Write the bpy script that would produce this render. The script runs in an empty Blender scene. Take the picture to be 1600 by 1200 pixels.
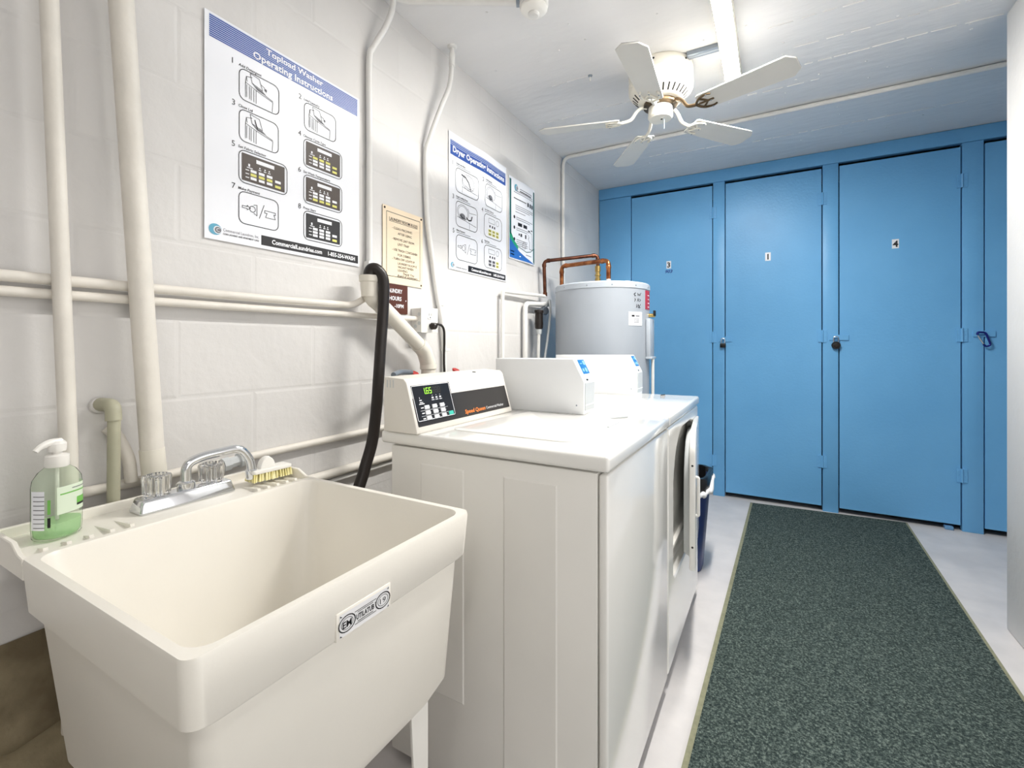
import bpy, bmesh, math, random
from mathutils import Vector, Matrix

random.seed(7)
S = bpy.context.scene
C = S.collection

# ------------------------------------------------------------------ camera, world, lights, exposure
cam_data = bpy.data.cameras.new('camera')
cam = bpy.data.objects.new('camera', cam_data)
C.objects.link(cam)
cam.location = (1.325, 0.0, 1.15)
cam.rotation_euler = (math.radians(90), 0, math.radians(29.489))
cam_data.sensor_width = 36.0
cam_data.lens = 725.0 / 1600.0 * 36.0
cam_data.shift_y = -60.0 / 1600.0
cam_data.clip_start = 0.02
S.camera = cam

W = bpy.data.worlds.new('world')
S.world = W
W.use_nodes = True
W.node_tree.nodes['Background'].inputs[0].default_value = (1.0, 0.975, 0.95, 1)
W.node_tree.nodes['Background'].inputs[1].default_value = 0.98      # daylight through the added doorway beside the camera

S.view_settings.view_transform = 'Standard'
S.view_settings.look = 'None'
S.view_settings.gamma = 1.0
S.view_settings.use_curve_mapping = False
S.view_settings.exposure = 1.0
LAMP = 150.0            # emission of the ceiling tube lens

# ------------------------------------------------------------------ materials
def lin(c):
    o = []
    for x in c:
        x = x / 255.0
        o.append(x / 12.92 if x <= 0.04045 else ((x + 0.055) / 1.055) ** 2.4)
    return tuple(o)

M = {}
def mat(name, rgb, rough=0.5, metal=0.0, var=0.03, scale=6.0, bump=0.0, bscale=40.0, rgb2=None, stretch=None,
        spec=0.5, coat=0.0, trans=0.0, ior=1.45, detail=4.0, lo=0.35, hi=0.65):
    m = bpy.data.materials.new(name)
    m.use_nodes = True
    nt = m.node_tree
    b = nt.nodes['Principled BSDF']
    c = lin(rgb)
    b.inputs['Roughness'].default_value = rough
    b.inputs['Metallic'].default_value = metal
    b.inputs['Specular IOR Level'].default_value = spec
    b.inputs['Coat Weight'].default_value = coat
    b.inputs['Coat Roughness'].default_value = 0.06
    b.inputs['Transmission Weight'].default_value = trans
    b.inputs['IOR'].default_value = ior
    tc = nt.nodes.new('ShaderNodeTexCoord')
    mp = nt.nodes.new('ShaderNodeMapping')
    if stretch:
        mp.inputs['Scale'].default_value = stretch
    nt.links.new(tc.outputs['Object'], mp.inputs['Vector'])
    n = nt.nodes.new('ShaderNodeTexNoise')
    n.inputs['Scale'].default_value = scale
    n.inputs['Detail'].default_value = detail
    nt.links.new(mp.outputs['Vector'], n.inputs['Vector'])
    cr = nt.nodes.new('ShaderNodeValToRGB')
    c2 = lin(rgb2) if rgb2 else tuple(x * (1 - 2.5 * var) for x in c)
    cr.color_ramp.elements[0].color = (*c2, 1)
    cr.color_ramp.elements[1].color = (*c, 1)
    cr.color_ramp.elements[0].position = lo
    cr.color_ramp.elements[1].position = hi
    nt.links.new(n.outputs['Fac'], cr.inputs['Fac'])
    nt.links.new(cr.outputs['Color'], b.inputs['Base Color'])
    if bump:
        n2 = nt.nodes.new('ShaderNodeTexNoise')
        n2.inputs['Scale'].default_value = bscale
        n2.inputs['Detail'].default_value = 5.0
        nt.links.new(mp.outputs['Vector'], n2.inputs['Vector'])
        bp = nt.nodes.new('ShaderNodeBump')
        bp.inputs['Strength'].default_value = bump
        bp.inputs['Distance'].default_value = 0.004
        nt.links.new(n2.outputs['Fac'], bp.inputs['Height'])
        nt.links.new(bp.outputs['Normal'], b.inputs['Normal'])
    M[name] = m
    return m

mat('wall_paint', (217, 215, 213), 0.5, var=0.02, scale=2.5, bump=0.5, bscale=26)
mat('raw_concrete', (150, 138, 112), 0.9, var=0.12, scale=9, bump=0.8, bscale=60, rgb2=(112, 100, 78))
mat('ceiling_paint', (236, 235, 235), 0.5, var=0.02, scale=2, bump=0.9, bscale=11, stretch=(0.7, 2.0, 1))
mat('floor_paint', (216, 212, 211), 0.45, var=0.05, scale=5, bump=0.15, bscale=50, rgb2=(200, 197, 197))
mat('pipe_paint', (228, 223, 214), 0.5, var=0.03, scale=14, bump=0.3, bscale=45)
mat('pipe_paint_white', (232, 231, 228), 0.45, var=0.02, scale=14, bump=0.15, bscale=45)
mat('pvc', (229, 224, 212), 0.4, var=0.02, scale=10, bump=0.08, bscale=60)
mat('pvc_old', (176, 174, 152), 0.5, var=0.05, scale=18, bump=0.1, bscale=60)
mat('black_rubber', (34, 27, 24), 0.38, var=0.1, scale=20, bump=0.1, bscale=80)
mat('black', (14, 14, 16), 0.5, var=0.1)
mat('blue_paint', (115, 181, 231), 0.38, var=0.03, scale=2.2, bump=0.22, bscale=70, rgb2=(109, 175, 226), spec=0.35)
mat('blue_paint_light', (118, 168, 205), 0.35, var=0.04, scale=9)
mat('dark_gap', (16, 18, 28), 0.9)
mat('enamel', (238, 237, 233), 0.16, var=0.008, scale=3, coat=0.5)
mat('enamel_side', (239, 237, 232), 0.32, var=0.012, scale=4, bump=0.02)
mat('console_plastic', (228, 224, 216), 0.4, var=0.015, scale=6)
mat('console_black', (52, 50, 50), 0.3, var=0.05, scale=6)
mat('keypad_black', (30, 31, 36), 0.3, var=0.05)
mat('button_white', (222, 224, 228), 0.4)
mat('button_teal', (70, 200, 180), 0.4)
mat('orange_print', (240, 140, 70), 0.5)
mat('coin_white', (236, 238, 240), 0.3, var=0.01, scale=5)
mat('coin_grey', (200, 204, 206), 0.35, var=0.02)
mat('coin_blue', (40, 120, 185), 0.35, var=0.05, scale=30)
mat('coin_blue_light', (150, 205, 235), 0.4)
mat('sink_plastic', (240, 236, 227), 0.36, var=0.012, scale=5, bump=0.03, bscale=120)
mat('sink_badge', (240, 240, 242), 0.35)
mat('chrome', (225, 228, 232), 0.08, metal=1.0, var=0.01)
mat('acrylic', (250, 250, 250), 0.04, trans=0.95, ior=1.45, var=0.0)
mat('white_plastic', (240, 238, 233), 0.35, var=0.01)
mat('bristle', (244, 238, 190), 0.7, var=0.1, scale=60, rgb2=(226, 214, 140))
mat('paper', (240, 242, 248), 0.35, var=0.006, scale=5, bump=0.03, bscale=4)
mat('ink_blue', (46, 82, 160), 0.4)
mat('ink_blue_light', (205, 219, 240), 0.4)
mat('ink_black', (30, 29, 32), 0.45)
mat('ink_grey', (120, 120, 126), 0.45)
mat('ink_white', (245, 246, 250), 0.4)
mat('ink_brown', (78, 68, 62), 0.45)
mat('ink_yellow', (226, 222, 120), 0.45)
mat('ink_teal', (96, 168, 196), 0.45)
mat('ink_green', (14, 92, 92), 0.4)
mat('ink_green_bright', (40, 160, 120), 0.4)
mat('ink_royal', (44, 108, 190), 0.4)
mat('sign_beige', (240, 222, 194), 0.4, var=0.015, scale=9)
mat('sign_brown', (88, 48, 36), 0.4, var=0.05)
mat('screw', (60, 50, 45), 0.4, metal=0.7)
mat('tank_grey', (166, 173, 182), 0.33, var=0.02, scale=3)
mat('tank_top', (182, 190, 199), 0.35, var=0.02)
mat('copper', (194, 128, 82), 0.28, metal=0.9, var=0.2, scale=22, rgb2=(120, 66, 40))
mat('brass', (205, 176, 110), 0.3, metal=0.9, var=0.1)
mat('copper_dark', (112, 72, 54), 0.38, metal=0.85, var=0.2, scale=22, rgb2=(78, 48, 38))
mat('red_plastic', (176, 44, 40), 0.45)
mat('red_label', (178, 46, 62), 0.4)
mat('bin_navy', (34, 52, 104), 0.4, var=0.05)
mat('bag_black', (18, 18, 20), 0.25, bump=0.5, bscale=30)
mat('bag_white', (225, 226, 228), 0.5, bump=0.5, bscale=60)
mat('fan_white', (238, 234, 222), 0.4, var=0.015)
mat('blade_white', (216, 214, 208), 0.5, var=0.015)
mat('bounce_grey', (104, 103, 101), 0.9, var=0.08, scale=14)
mat('brass_dark', (104, 86, 64), 0.35, metal=0.75, var=0.15, scale=40)
mat('zinc', (150, 160, 172), 0.4, metal=0.6, var=0.08)
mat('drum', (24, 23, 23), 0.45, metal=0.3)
mat('green_label', (120, 190, 90), 0.5)
mat('label_pale', (222, 236, 214), 0.45)
mat('carabiner_blue', (30, 40, 130), 0.3, metal=0.5)
mat('steel', (200, 204, 210), 0.25, metal=0.9)
mat('carpet_edge', (142, 142, 116), 0.8, var=0.08, scale=60, bump=0.3, bscale=300)
mat('stopper', (110, 160, 205), 0.5)

def carpet_mat():
    m = mat('carpet', (78, 92, 90), 0.95, var=0.0, scale=140, spec=0.15)
    nt = m.node_tree
    b = nt.nodes['Principled BSDF']
    tc = [n for n in nt.nodes if n.type == 'TEX_COORD'][0]
    cr = [n for n in nt.nodes if n.type == 'VALTORGB'][0]
    n = [n for n in nt.nodes if n.type == 'TEX_NOISE'][0]
    n.inputs['Scale'].default_value = 150
    n.inputs['Detail'].default_value = 6
    n.inputs['Roughness'].default_value = 0.75
    e = cr.color_ramp
    e.elements[0].position = 0.36; e.elements[0].color = (*lin((28, 37, 37)), 1)
    e.elements[1].position = 0.66; e.elements[1].color = (*lin((126, 138, 130)), 1)
    k = e.elements.new(0.5); k.color = (*lin((60, 72, 70)), 1)
    bp = nt.nodes.new('ShaderNodeBump')
    bp.inputs['Strength'].default_value = 0.8
    bp.inputs['Distance'].default_value = 0.004
    nt.links.new(n.outputs['Fac'], bp.inputs['Height'])
    nt.links.new(bp.outputs['Normal'], b.inputs['Normal'])
carpet_mat()

def emit_mat(name, rgb, strength):
    m = bpy.data.materials.new(name)
    m.use_nodes = True
    b = m.node_tree.nodes['Principled BSDF']
    b.inputs['Base Color'].default_value = (*lin(rgb), 1)
    b.inputs['Emission Color'].default_value = (*lin(rgb), 1)
    b.inputs['Emission Strength'].default_value = strength
    M[name] = m
emit_mat('tube_light', (255, 252, 246), LAMP)
emit_mat('tube_light_fill', (255, 252, 246), LAMP * 0.20)
emit_mat('led_green', (150, 235, 60), 0.7)
M['led_dim'] = mat('led_dim', (66, 70, 66), 0.4)

def clear_mat(name, rgb, diffuse, mixd, gloss=0.12):
    """thin clear plastic or liquid: straight-through tint, some body colour and a fresnel gloss"""
    m = bpy.data.materials.new(name)
    m.use_nodes = True
    nt = m.node_tree
    nt.nodes.remove(nt.nodes['Principled BSDF'])
    out = nt.nodes['Material Output']
    t = nt.nodes.new('ShaderNodeBsdfTransparent'); t.inputs[0].default_value = (*lin(rgb), 1)
    d = nt.nodes.new('ShaderNodeBsdfDiffuse'); d.inputs[0].default_value = (*lin(diffuse), 1)
    g = nt.nodes.new('ShaderNodeBsdfGlossy'); g.inputs['Roughness'].default_value = 0.08
    a = nt.nodes.new('ShaderNodeMixShader'); a.inputs[0].default_value = mixd
    f = nt.nodes.new('ShaderNodeLayerWeight'); f.inputs[0].default_value = gloss
    z = nt.nodes.new('ShaderNodeMixShader')
    nt.links.new(t.outputs[0], a.inputs[1]); nt.links.new(d.outputs[0], a.inputs[2])
    nt.links.new(f.outputs['Fresnel'], z.inputs[0])
    nt.links.new(a.outputs[0], z.inputs[1]); nt.links.new(g.outputs[0], z.inputs[2])
    nt.links.new(z.outputs[0], out.inputs['Surface'])
    M[name] = m
clear_mat('bottle_clear', (246, 251, 244), (222, 234, 216), 0.12, 0.03)
clear_mat('soap_liquid', (230, 248, 224), (200, 238, 190), 0.35, 0.03)

# ------------------------------------------------------------------ mesh helpers
ORG = {}

class MB:
    def __init__(self):
        self.v = []; self.f = []
    def add(self, vs, fs):
        o = len(self.v)
        self.v += [tuple(p) for p in vs]
        self.f += [tuple(i + o for i in q) for q in fs]
        return self
    def box(self, x0, x1, y0, y1, z0, z1):
        vs = [(x, y, z) for x in (x0, x1) for y in (y0, y1) for z in (z0, z1)]
        return self.add(vs, [(0, 1, 3, 2), (4, 6, 7, 5), (0, 4, 5, 1), (2, 3, 7, 6), (0, 2, 6, 4), (1, 5, 7, 3)])
    def obox(self, c, ax, h):
        c = Vector(c)
        a = [Vector(q).normalized() * k for q, k in zip(ax, h)]
        vs = [c + a[0] * i + a[1] * j + a[2] * k for i in (-1, 1) for j in (-1, 1) for k in (-1, 1)]
        return self.add(vs, [(0, 1, 3, 2), (4, 6, 7, 5), (0, 4, 5, 1), (2, 3, 7, 6), (0, 2, 6, 4), (1, 5, 7, 3)])
    def loft(self, rings, cap0=True, cap1=True, closed=True):
        n = len(rings[0]); vs = []; fs = []
        for r in rings: vs += list(r)
        for i in range(len(rings) - 1):
            for j in range(n if closed else n - 1):
                k = (j + 1) % n
                fs.append((i * n + j, i * n + k, (i + 1) * n + k, (i + 1) * n + j))
        if cap0: fs.append(tuple(reversed(range(n))))
        if cap1: fs.append(tuple(range((len(rings) - 1) * n, len(rings) * n)))
        return self.add(vs, fs)
    def prism(self, pts, vec):
        v = Vector(vec)
        a = [Vector(p) for p in pts]
        return self.loft([a, [p + v for p in a]])
    def lathe(self, prof, org=(0, 0, 0), axis=(0, 0, 1), seg=24, cap0=True, cap1=True):
        o = Vector(org); w = Vector(axis).normalized()
        u = w.orthogonal().normalized(); t = w.cross(u)
        rings = []
        for r, h in prof:
            rings.append([o + w * h + (u * math.cos(2 * math.pi * i / seg) + t * math.sin(2 * math.pi * i / seg)) * max(r, 1e-5) for i in range(seg)])
        return self.loft(rings, cap0, cap1)
    def tube(self, pts, r, seg=12, fillet=0.0, n=6, caps=True):
        P = path(pts, fillet, n)
        rr = r if callable(r) else (lambda t: r)
        rings = []; u = None
        for i, p in enumerate(P):
            d = (P[min(i + 1, len(P) - 1)] - P[max(i - 1, 0)]).normalized()
            if u is None: u = d.orthogonal().normalized()
            u = (u - d * u.dot(d))
            u = u.normalized() if u.length > 1e-6 else d.orthogonal().normalized()
            w = d.cross(u)
            q = rr(i / max(1, len(P) - 1))
            rings.append([p + (u * math.cos(2 * math.pi * k / seg) + w * math.sin(2 * math.pi * k / seg)) * q for k in range(seg)])
        return self.loft(rings, caps, caps)

def path(pts, fillet=0.0, n=6):
    P = [Vector(p) for p in pts]
    if fillet <= 0 or len(P) < 3: return P
    out = [P[0]]
    for i in range(1, len(P) - 1):
        a = P[i - 1] - P[i]; b = P[i + 1] - P[i]
        t = min(fillet, a.length * 0.49, b.length * 0.49)
        p0 = P[i] + a.normalized() * t; p2 = P[i] + b.normalized() * t
        for k in range(n + 1):
            s = k / n
            out.append(p0 * (1 - s) ** 2 + P[i] * 2 * s * (1 - s) + p2 * s * s)
    out.append(P[-1])
    return out

def spline(pts, n=8):
    P = [Vector(p) for p in pts]; out = []
    for i in range(len(P) - 1):
        a = P[max(i - 1, 0)]; b = P[i]; c = P[i + 1]; d = P[min(i + 2, len(P) - 1)]
        for k in range(n):
            t = k / n
            out.append(0.5 * ((2 * b) + (c - a) * t + (2 * a - 5 * b + 4 * c - d) * t * t + (3 * b - a - 3 * c + d) * t ** 3))
    out.append(P[-1])
    return out

def rrect(x0, x1, y0, y1, r, n=5):
    o = []
    for cx, cy, a0 in ((x1 - r, y1 - r, 0), (x0 + r, y1 - r, 90), (x0 + r, y0 + r, 180), (x1 - r, y0 + r, 270)):
        for i in range(n + 1):
            a = math.radians(a0 + 90 * i / n)
            o.append((cx + r * math.cos(a), cy + r * math.sin(a)))
    return o

def thing(name, label, cat, loc=(0, 0, 0), group=None, kind=None):
    o = bpy.data.objects.new(name, None)
    o.empty_display_size = 0.05
    C.objects.link(o)
    o.location = loc
    ORG[o] = Vector(loc)
    tag(o, label, cat, group, kind)
    return o

def tag(o, label=None, cat=None, group=None, kind=None):
    if label: o['label'] = label
    if cat: o['category'] = cat
    if group: o['group'] = group
    if kind: o['kind'] = kind
    return o

def obj(name, mb, m, parent=None, bevel=0.0, seg=2, smooth=True, angle=32, label=None, kind=None):
    vs = [Vector(p) for p in mb.v]
    if parent is not None:
        org = ORG[parent]
    else:
        xs = [p.x for p in vs]; ys = [p.y for p in vs]; zs = [p.z for p in vs]
        org = Vector(((min(xs) + max(xs)) / 2, (min(ys) + max(ys)) / 2, min(zs)))
    me = bpy.data.meshes.new(name)
    me.from_pydata([p - org for p in vs], [], mb.f)
    bm = bmesh.new(); bm.from_mesh(me)
    bmesh.ops.recalc_face_normals(bm, faces=bm.faces[:]) if not getattr(mb, 'flat', False) else None
    if bevel > 0:
        es = [e for e in bm.edges if len(e.link_faces) == 2 and e.calc_face_angle(0) > math.radians(30)]
        bmesh.ops.bevel(bm, geom=es, offset=bevel, offset_type='OFFSET', segments=seg, profile=0.5, affect='EDGES', clamp_overlap=True)
    bm.to_mesh(me); bm.free()
    if smooth:
        me.shade_smooth()
        me.set_sharp_from_angle(angle=math.radians(angle))
    me.materials.append(M[m] if isinstance(m, str) else m)
    o = bpy.data.objects.new(name, me)
    C.objects.link(o)
    if parent is not None:
        o.parent = parent
    else:
        o.location = org
    ORG[o] = org
    if label: o['label'] = label
    if kind: o['kind'] = kind
    return o

# ------------------------------------------------------------------ flat print
_TXT = {}
def text_mesh(s, bold=0.0, shear=0.0):
    k = (s, bold, shear)
    if k in _TXT: return _TXT[k]
    cu = bpy.data.curves.new('t', 'FONT')
    cu.body = s; cu.size = 1.0; cu.offset = bold; cu.shear = shear
    cu.resolution_u = 2
    o = bpy.data.objects.new('t', cu)
    C.objects.link(o)
    dg = bpy.context.evaluated_depsgraph_get()
    me = bpy.data.meshes.new_from_object(o.evaluated_get(dg))
    vs = [(v.co.x, v.co.y) for v in me.vertices]; fs = [tuple(p.vertices) for p in me.polygons]
    bpy.data.objects.remove(o); bpy.data.curves.remove(cu); bpy.data.meshes.remove(me)
    _TXT[k] = (vs, fs)
    return _TXT[k]

class Sheet:
    """2-D print laid on a real surface: origin, u, v axes, normal"""
    def __init__(self, o, u, v, thick=0.0006):
        self.o = Vector(o); self.u = Vector(u).normalized(); self.v = Vector(v).normalized()
        self.n = self.u.cross(self.v); self.L = {}; self.k = thick
        self.bend = None
    def P(self, p, h):
        d = self.bend(p[0], p[1]) if self.bend else 0.0
        return self.o + self.u * p[0] + self.v * p[1] + self.n * (h + d)
    def put(self, key, vs, fs, lay):
        mb = self.L.setdefault(key, MB())
        mb.flat = True
        mb.add([self.P(p, self.k * lay) for p in vs], fs)
    def poly(self, key, pts, lay=1):
        a = sum(pts[i][0] * pts[(i + 1) % len(pts)][1] - pts[(i + 1) % len(pts)][0] * pts[i][1] for i in range(len(pts)))
        if a < 0: pts = list(reversed(pts))
        self.put(key, pts, [tuple(range(len(pts)))], lay)
    def rect(self, key, u0, v0, u1, v1, lay=1, r=0.0):
        u0, u1 = min(u0, u1), max(u0, u1); v0, v1 = min(v0, v1), max(v0, v1)
        if self.bend and u1 - u0 > .02 and not r:
            n = int((u1 - u0) / .015) + 1
            for i in range(n):
                self.poly(key, [(u0 + (u1 - u0) * a, b) for a, b in ((i / n, v0), ((i + 1) / n, v0), ((i + 1) / n, v1), (i / n, v1))], lay)
            return
        self.poly(key, rrect(u0, u1, v0, v1, r, 4) if r else [(u0, v0), (u1, v0), (u1, v1), (u0, v1)], lay)
    def line(self, key, pts, w=0.0016, lay=1, closed=False):
        if self.bend:
            q2 = []
            pp = list(pts) + ([pts[0]] if closed else [])
            for a, b in zip(pp[:-1], pp[1:]):
                k = int(math.hypot(b[0] - a[0], b[1] - a[1]) / .015) + 1
                q2 += [(a[0] + (b[0] - a[0]) * i / k, a[1] + (b[1] - a[1]) * i / k) for i in range(k)]
            pts = q2 + [pp[-1]]; closed = False
        n = len(pts)
        for i in range(n if closed else n - 1):
            a = Vector(pts[i]).to_2d(); b = Vector(pts[(i + 1) % n]).to_2d()
            d = b - a
            if d.length < 1e-7: continue
            d.normalize(); q = Vector((-d.y, d.x)) * w / 2; e = d * w * 0.3
            self.put(key, [a - q - e, b - q + e, b + q + e, a + q - e], [(0, 1, 2, 3)], lay)
    def frame(self, key, u0, v0, u1, v1, r=0.01, w=0.0016, lay=1):
        self.line(key, rrect(min(u0, u1), max(u0, u1), min(v0, v1), max(v0, v1), r, 4), w, lay, True)
    def disc(self, key, c, r, lay=1, sy=1.0, n=18, a0=0, a1=360):
        self.poly(key, [(c[0] + r * math.cos(math.radians(a0 + (a1 - a0) * i / n)), c[1] + r * sy * math.sin(math.radians(a0 + (a1 - a0) * i / n))) for i in range(n if a1 - a0 == 360 else n + 1)], lay)
    def ring(self, key, c, r, w=0.0016, lay=1, sy=1.0, a0=0, a1=360, n=20):
        self.line(key, [(c[0] + r * math.cos(math.radians(a0 + (a1 - a0) * i / n)), c[1] + r * sy * math.sin(math.radians(a0 + (a1 - a0) * i / n))) for i in range(n + 1)], w, lay)
    def text(self, key, s, u0, v0, u1=None, h=None, lay=2, bold=0.0, align='l', shear=0.0):
        """h = height of a capital; u1 given: squeezed to span u0..u1"""
        vs, fs = text_mesh(s, bold, shear)
        if not vs: return
        xs = [p[0] for p in vs]
        w = max(xs) - min(xs)
        sy = h / 0.72
        sx = (u1 - u0) / w if u1 is not None else sy
        x0 = min(xs)
        if u1 is None:
            if align == 'c': u0 -= w * sx / 2
            if align == 'r': u0 -= w * sx
        self.put(key, [(u0 + (p[0] - x0) * sx, v0 + p[1] * sy) for p in vs], fs, lay)
    def build(self, parent):
        for (name, m, *_), mb in self.L.items():
            obj(name, mb, m, parent, smooth=False)

K = ('black_print', 'ink_black')

# ================================================================== THE SETTING
ZC = 2.497
floor = obj('floor', MB().box(-0.3, 3.2, -1.6, 4.8, -0.1, 0.0), 'floor_paint', kind='structure', smooth=False)

wl = obj('wall_left', MB().box(-0.2, -0.0012, -1.6, 4.8, 0.0, ZC), 'wall_paint', kind='structure', smooth=False)
# painted concrete blocks, running bond, barely proud of their joints
def block_mesh(w, h):
    me = bpy.data.meshes.new('block')
    a, b, c = w / 2 - 0.0010, h / 2 - 0.0010, 0.007
    vs = []
    for x, i in ((-0.0010, 0), (0.0, c)):
        vs += [(x, -a + i, -b + i), (x, a - i, -b + i), (x, a - i, b - i), (x, -a + i, b - i)]
    me.from_pydata(vs, [], [(4, 5, 6, 7), (0, 1, 5, 4), (1, 2, 6, 5), (2, 3, 7, 6), (3, 0, 4, 7)])
    me.materials.append(M['wall_paint'])
    return me
BL = {}
def block(y0, y1, z0, z1):
    k = (round(y1 - y0, 3), round(z1 - z0, 3))
    if k not in BL: BL[k] = block_mesh(*k)
    o = bpy.data.objects.new('block', BL[k])
    C.objects.link(o)
    o.parent = wl
    o.location = Vector((random.uniform(-0.0007, 0.0002), (y0 + y1) / 2, (z0 + z1) / 2)) - ORG[wl]
row = 0
z = 0.616
row = 0
while z < ZC - 0.01:
    z1 = min(z + 0.2, ZC)
    y = -0.19 if row % 2 == 0 else 0.01
    while y < 3.86:
        y1 = min(y + 0.4, 3.88)
        if y1 > 0.05: block(y, y1, z, z1)
        y += 0.4
    z += 0.2
    row += 1

# unpainted foundation below the blocks, and the rough footing along its base
def lumpy(name, y0, y1, prof, m, amp, parent=None, ny=60, kind='structure'):
    rnd = random.Random(3)
    rings = []
    for i in range(ny + 1):
        y = y0 + (y1 - y0) * i / ny
        rings.append([(x + rnd.uniform(-amp, amp) * (x > 0.001), y, zz + rnd.uniform(-amp, amp) * (zz > 0.001)) for x, zz in prof])
    return obj(name, MB().loft(rings), m, parent, angle=60, kind=kind)
lumpy('trim_1', -0.3, 3.8, [(0, 0.30), (0.006, 0.30), (0.010, 0.45), (0.008, 0.535), (0.004, 0.56), (0.0, 0.562)], 'raw_concrete', 0.003)
lumpy('trim_2', -0.3, 3.8, [(0, 0), (0.14, 0), (0.15, 0.12), (0.11, 0.25), (0.06, 0.33), (0.0, 0.36)], 'raw_concrete', 0.016)

ceil = obj('ceiling', MB().box(-0.3, 3.2, -1.6, 4.8, ZC, ZC + 0.12), 'ceiling_paint', kind='structure', smooth=False)
rnd = random.Random(11)
for (y, x0, x1, w) in ((2.545, 0.05, 0.62, 0.004), (2.20, 0.32, 0.52, 0.003), (3.40, 0.75, 1.15, 0.003), (3.36, 0.55, 0.72, 0.004), (3.45, 1.2, 2.2, 0.0025),
                       (2.62, 1.45, 2.12, 0.003), (2.80, 1.2, 1.5, 0.003), (2.45, 1.4, 2.1, 0.003), (2.25, 1.3, 1.75, 0.0025), (2.05, 1.32, 1.6, 0.003)):
    x = x0
    mb = MB()
    while x < x1:                       # broken ridge left by the formwork boards
        L = rnd.uniform(0.03, 0.12)
        mb.obox((x + L / 2, y + rnd.uniform(-0.003, 0.003), ZC - 0.001), ((1, rnd.uniform(-0.02, 0.02), 0), (0, 1, 0), (0, 0, 1)), (L / 2, w / 2, 0.0022))
        x += L + rnd.uniform(0.0, 0.03)
    obj('formwork_ridge', mb, 'ceiling_paint', ceil, bevel=0.0006, seg=1)
mb = MB()
for _ in range(90):                     # paint and mortar specks on the ceiling
    x, y = rnd.uniform(0.1, 2.1), rnd.uniform(1.5, 3.7)
    mb.lathe([(0.0001, -0.004), (0.004, -0.003), (rnd.uniform(.004, .007), 0.0)], (x, y, ZC), seg=7)
obj('paint_specks', mb, 'ceiling_paint', ceil, kind='stuff')

# right wall with an unseen doorway added for its daylight, and the wall behind the camera
obj('wall_right', MB().box(2.145, 3.3, 1.50, 2.63, 0, ZC), 'wall_paint', bevel=0.008, seg=3, kind='structure')
obj('wall_right_header', MB().box(2.145, 2.35, -0.35, 1.50, 2.10, ZC), 'wall_paint', kind='structure', smooth=False)
obj('wall_right_rear', MB().box(2.145, 2.35, -1.6, -0.35, 0, ZC), 'wall_paint', kind='structure', smooth=False)
obj('wall_front', MB().box(-0.2, 2.35, -1.7, -1.6, 0, ZC), 'wall_paint', kind='structure', smooth=False)
obj('wall_far_right', MB().box(3.12, 3.3, 2.63, 4.8, 0, ZC), 'wall_paint', kind='structure', smooth=False)
obj('wall_back', MB().box(-0.3, 3.3, 4.65, 4.8, 0, ZC), 'dark_gap', kind='structure', smooth=False)  # near-black colour stands for the unlit closet interior

# ================================================================== BLUE STORAGE CLOSETS
YL = 3.872
fr = thing('closet_frame', 'blue painted wooden frame of header, posts and side panel around the closet doors', 'frame', (1.5, YL + 0.04, 0))
obj('header', MB().box(0.002, 3.12, YL - 0.006, YL + 0.05, 2.405, ZC - 0.002), 'blue_paint', fr, bevel=0.002)
obj('side_panel', MB().box(0.004, 0.279, YL, YL + 0.03, 0.0, 2.402), 'blue_paint', fr, bevel=0.0015)
for a, b in ((0.914, 0.996), (1.617, 1.707), (2.337, 2.434), (3.03, 3.12)):
    obj('post', MB().box(a, b, YL - 0.002, YL + 0.05, 0.0, 2.403), 'blue_paint', fr, bevel=0.002)

def hinge(parent, x, z, w=0.026, h=0.085):
    h_ = obj('hinge', MB().box(x - w, x + w, YL - 0.0065, YL - 0.002, z - h / 2, z + h / 2), 'blue_paint', parent, bevel=0.0008, seg=1)
    mb = MB().tube([(x, YL - 0.009, z - h / 2), (x, YL - 0.009, z + h / 2)], 0.0060, 8)
    for sx in (-1, 1):
        for sz in (-1, 0, 1):
            mb.lathe([(0.0035, 0), (0.002, 0.0012)], (x + sx * w * 0.6, YL - 0.0064, z + sz * h * 0.32), (0, -1, 0), 7)
    obj('knuckle', mb, 'blue_paint', h_)

def hasp(parent, x0, x1, z):
    h_ = obj('hasp', MB().box(x0, x1, YL - 0.0085, YL - 0.002, z - 0.019, z + 0.019), 'blue_paint', parent, bevel=0.001, seg=1)
    xm = x0 + (x1 - x0) * 0.35
    obj('staple', MB().tube([(xm - 0.012, YL - 0.004, z), (xm - 0.012, YL - 0.022, z), (xm + 0.012, YL - 0.022, z), (xm + 0.012, YL - 0.004, z)], 0.0028, 8, 0.006), 'blue_paint', h_)

def number_plate(parent, x, z, s):
    p = obj('number_plate', MB().box(x - 0.018, x + 0.018, YL - 0.0022, YL + 0.001, z - 0.03, z + 0.03), 'paper', parent)
    sh = Sheet((x - 0.018, YL - 0.0022, z - 0.03), (1, 0, 0), (0, 0, 1), 0.0004)
    sh.text(('digit', 'ink_black'), s, 0.018, 0.01, h=0.040, bold=0.03, align='c', lay=1)
    sh.build(p)

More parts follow.
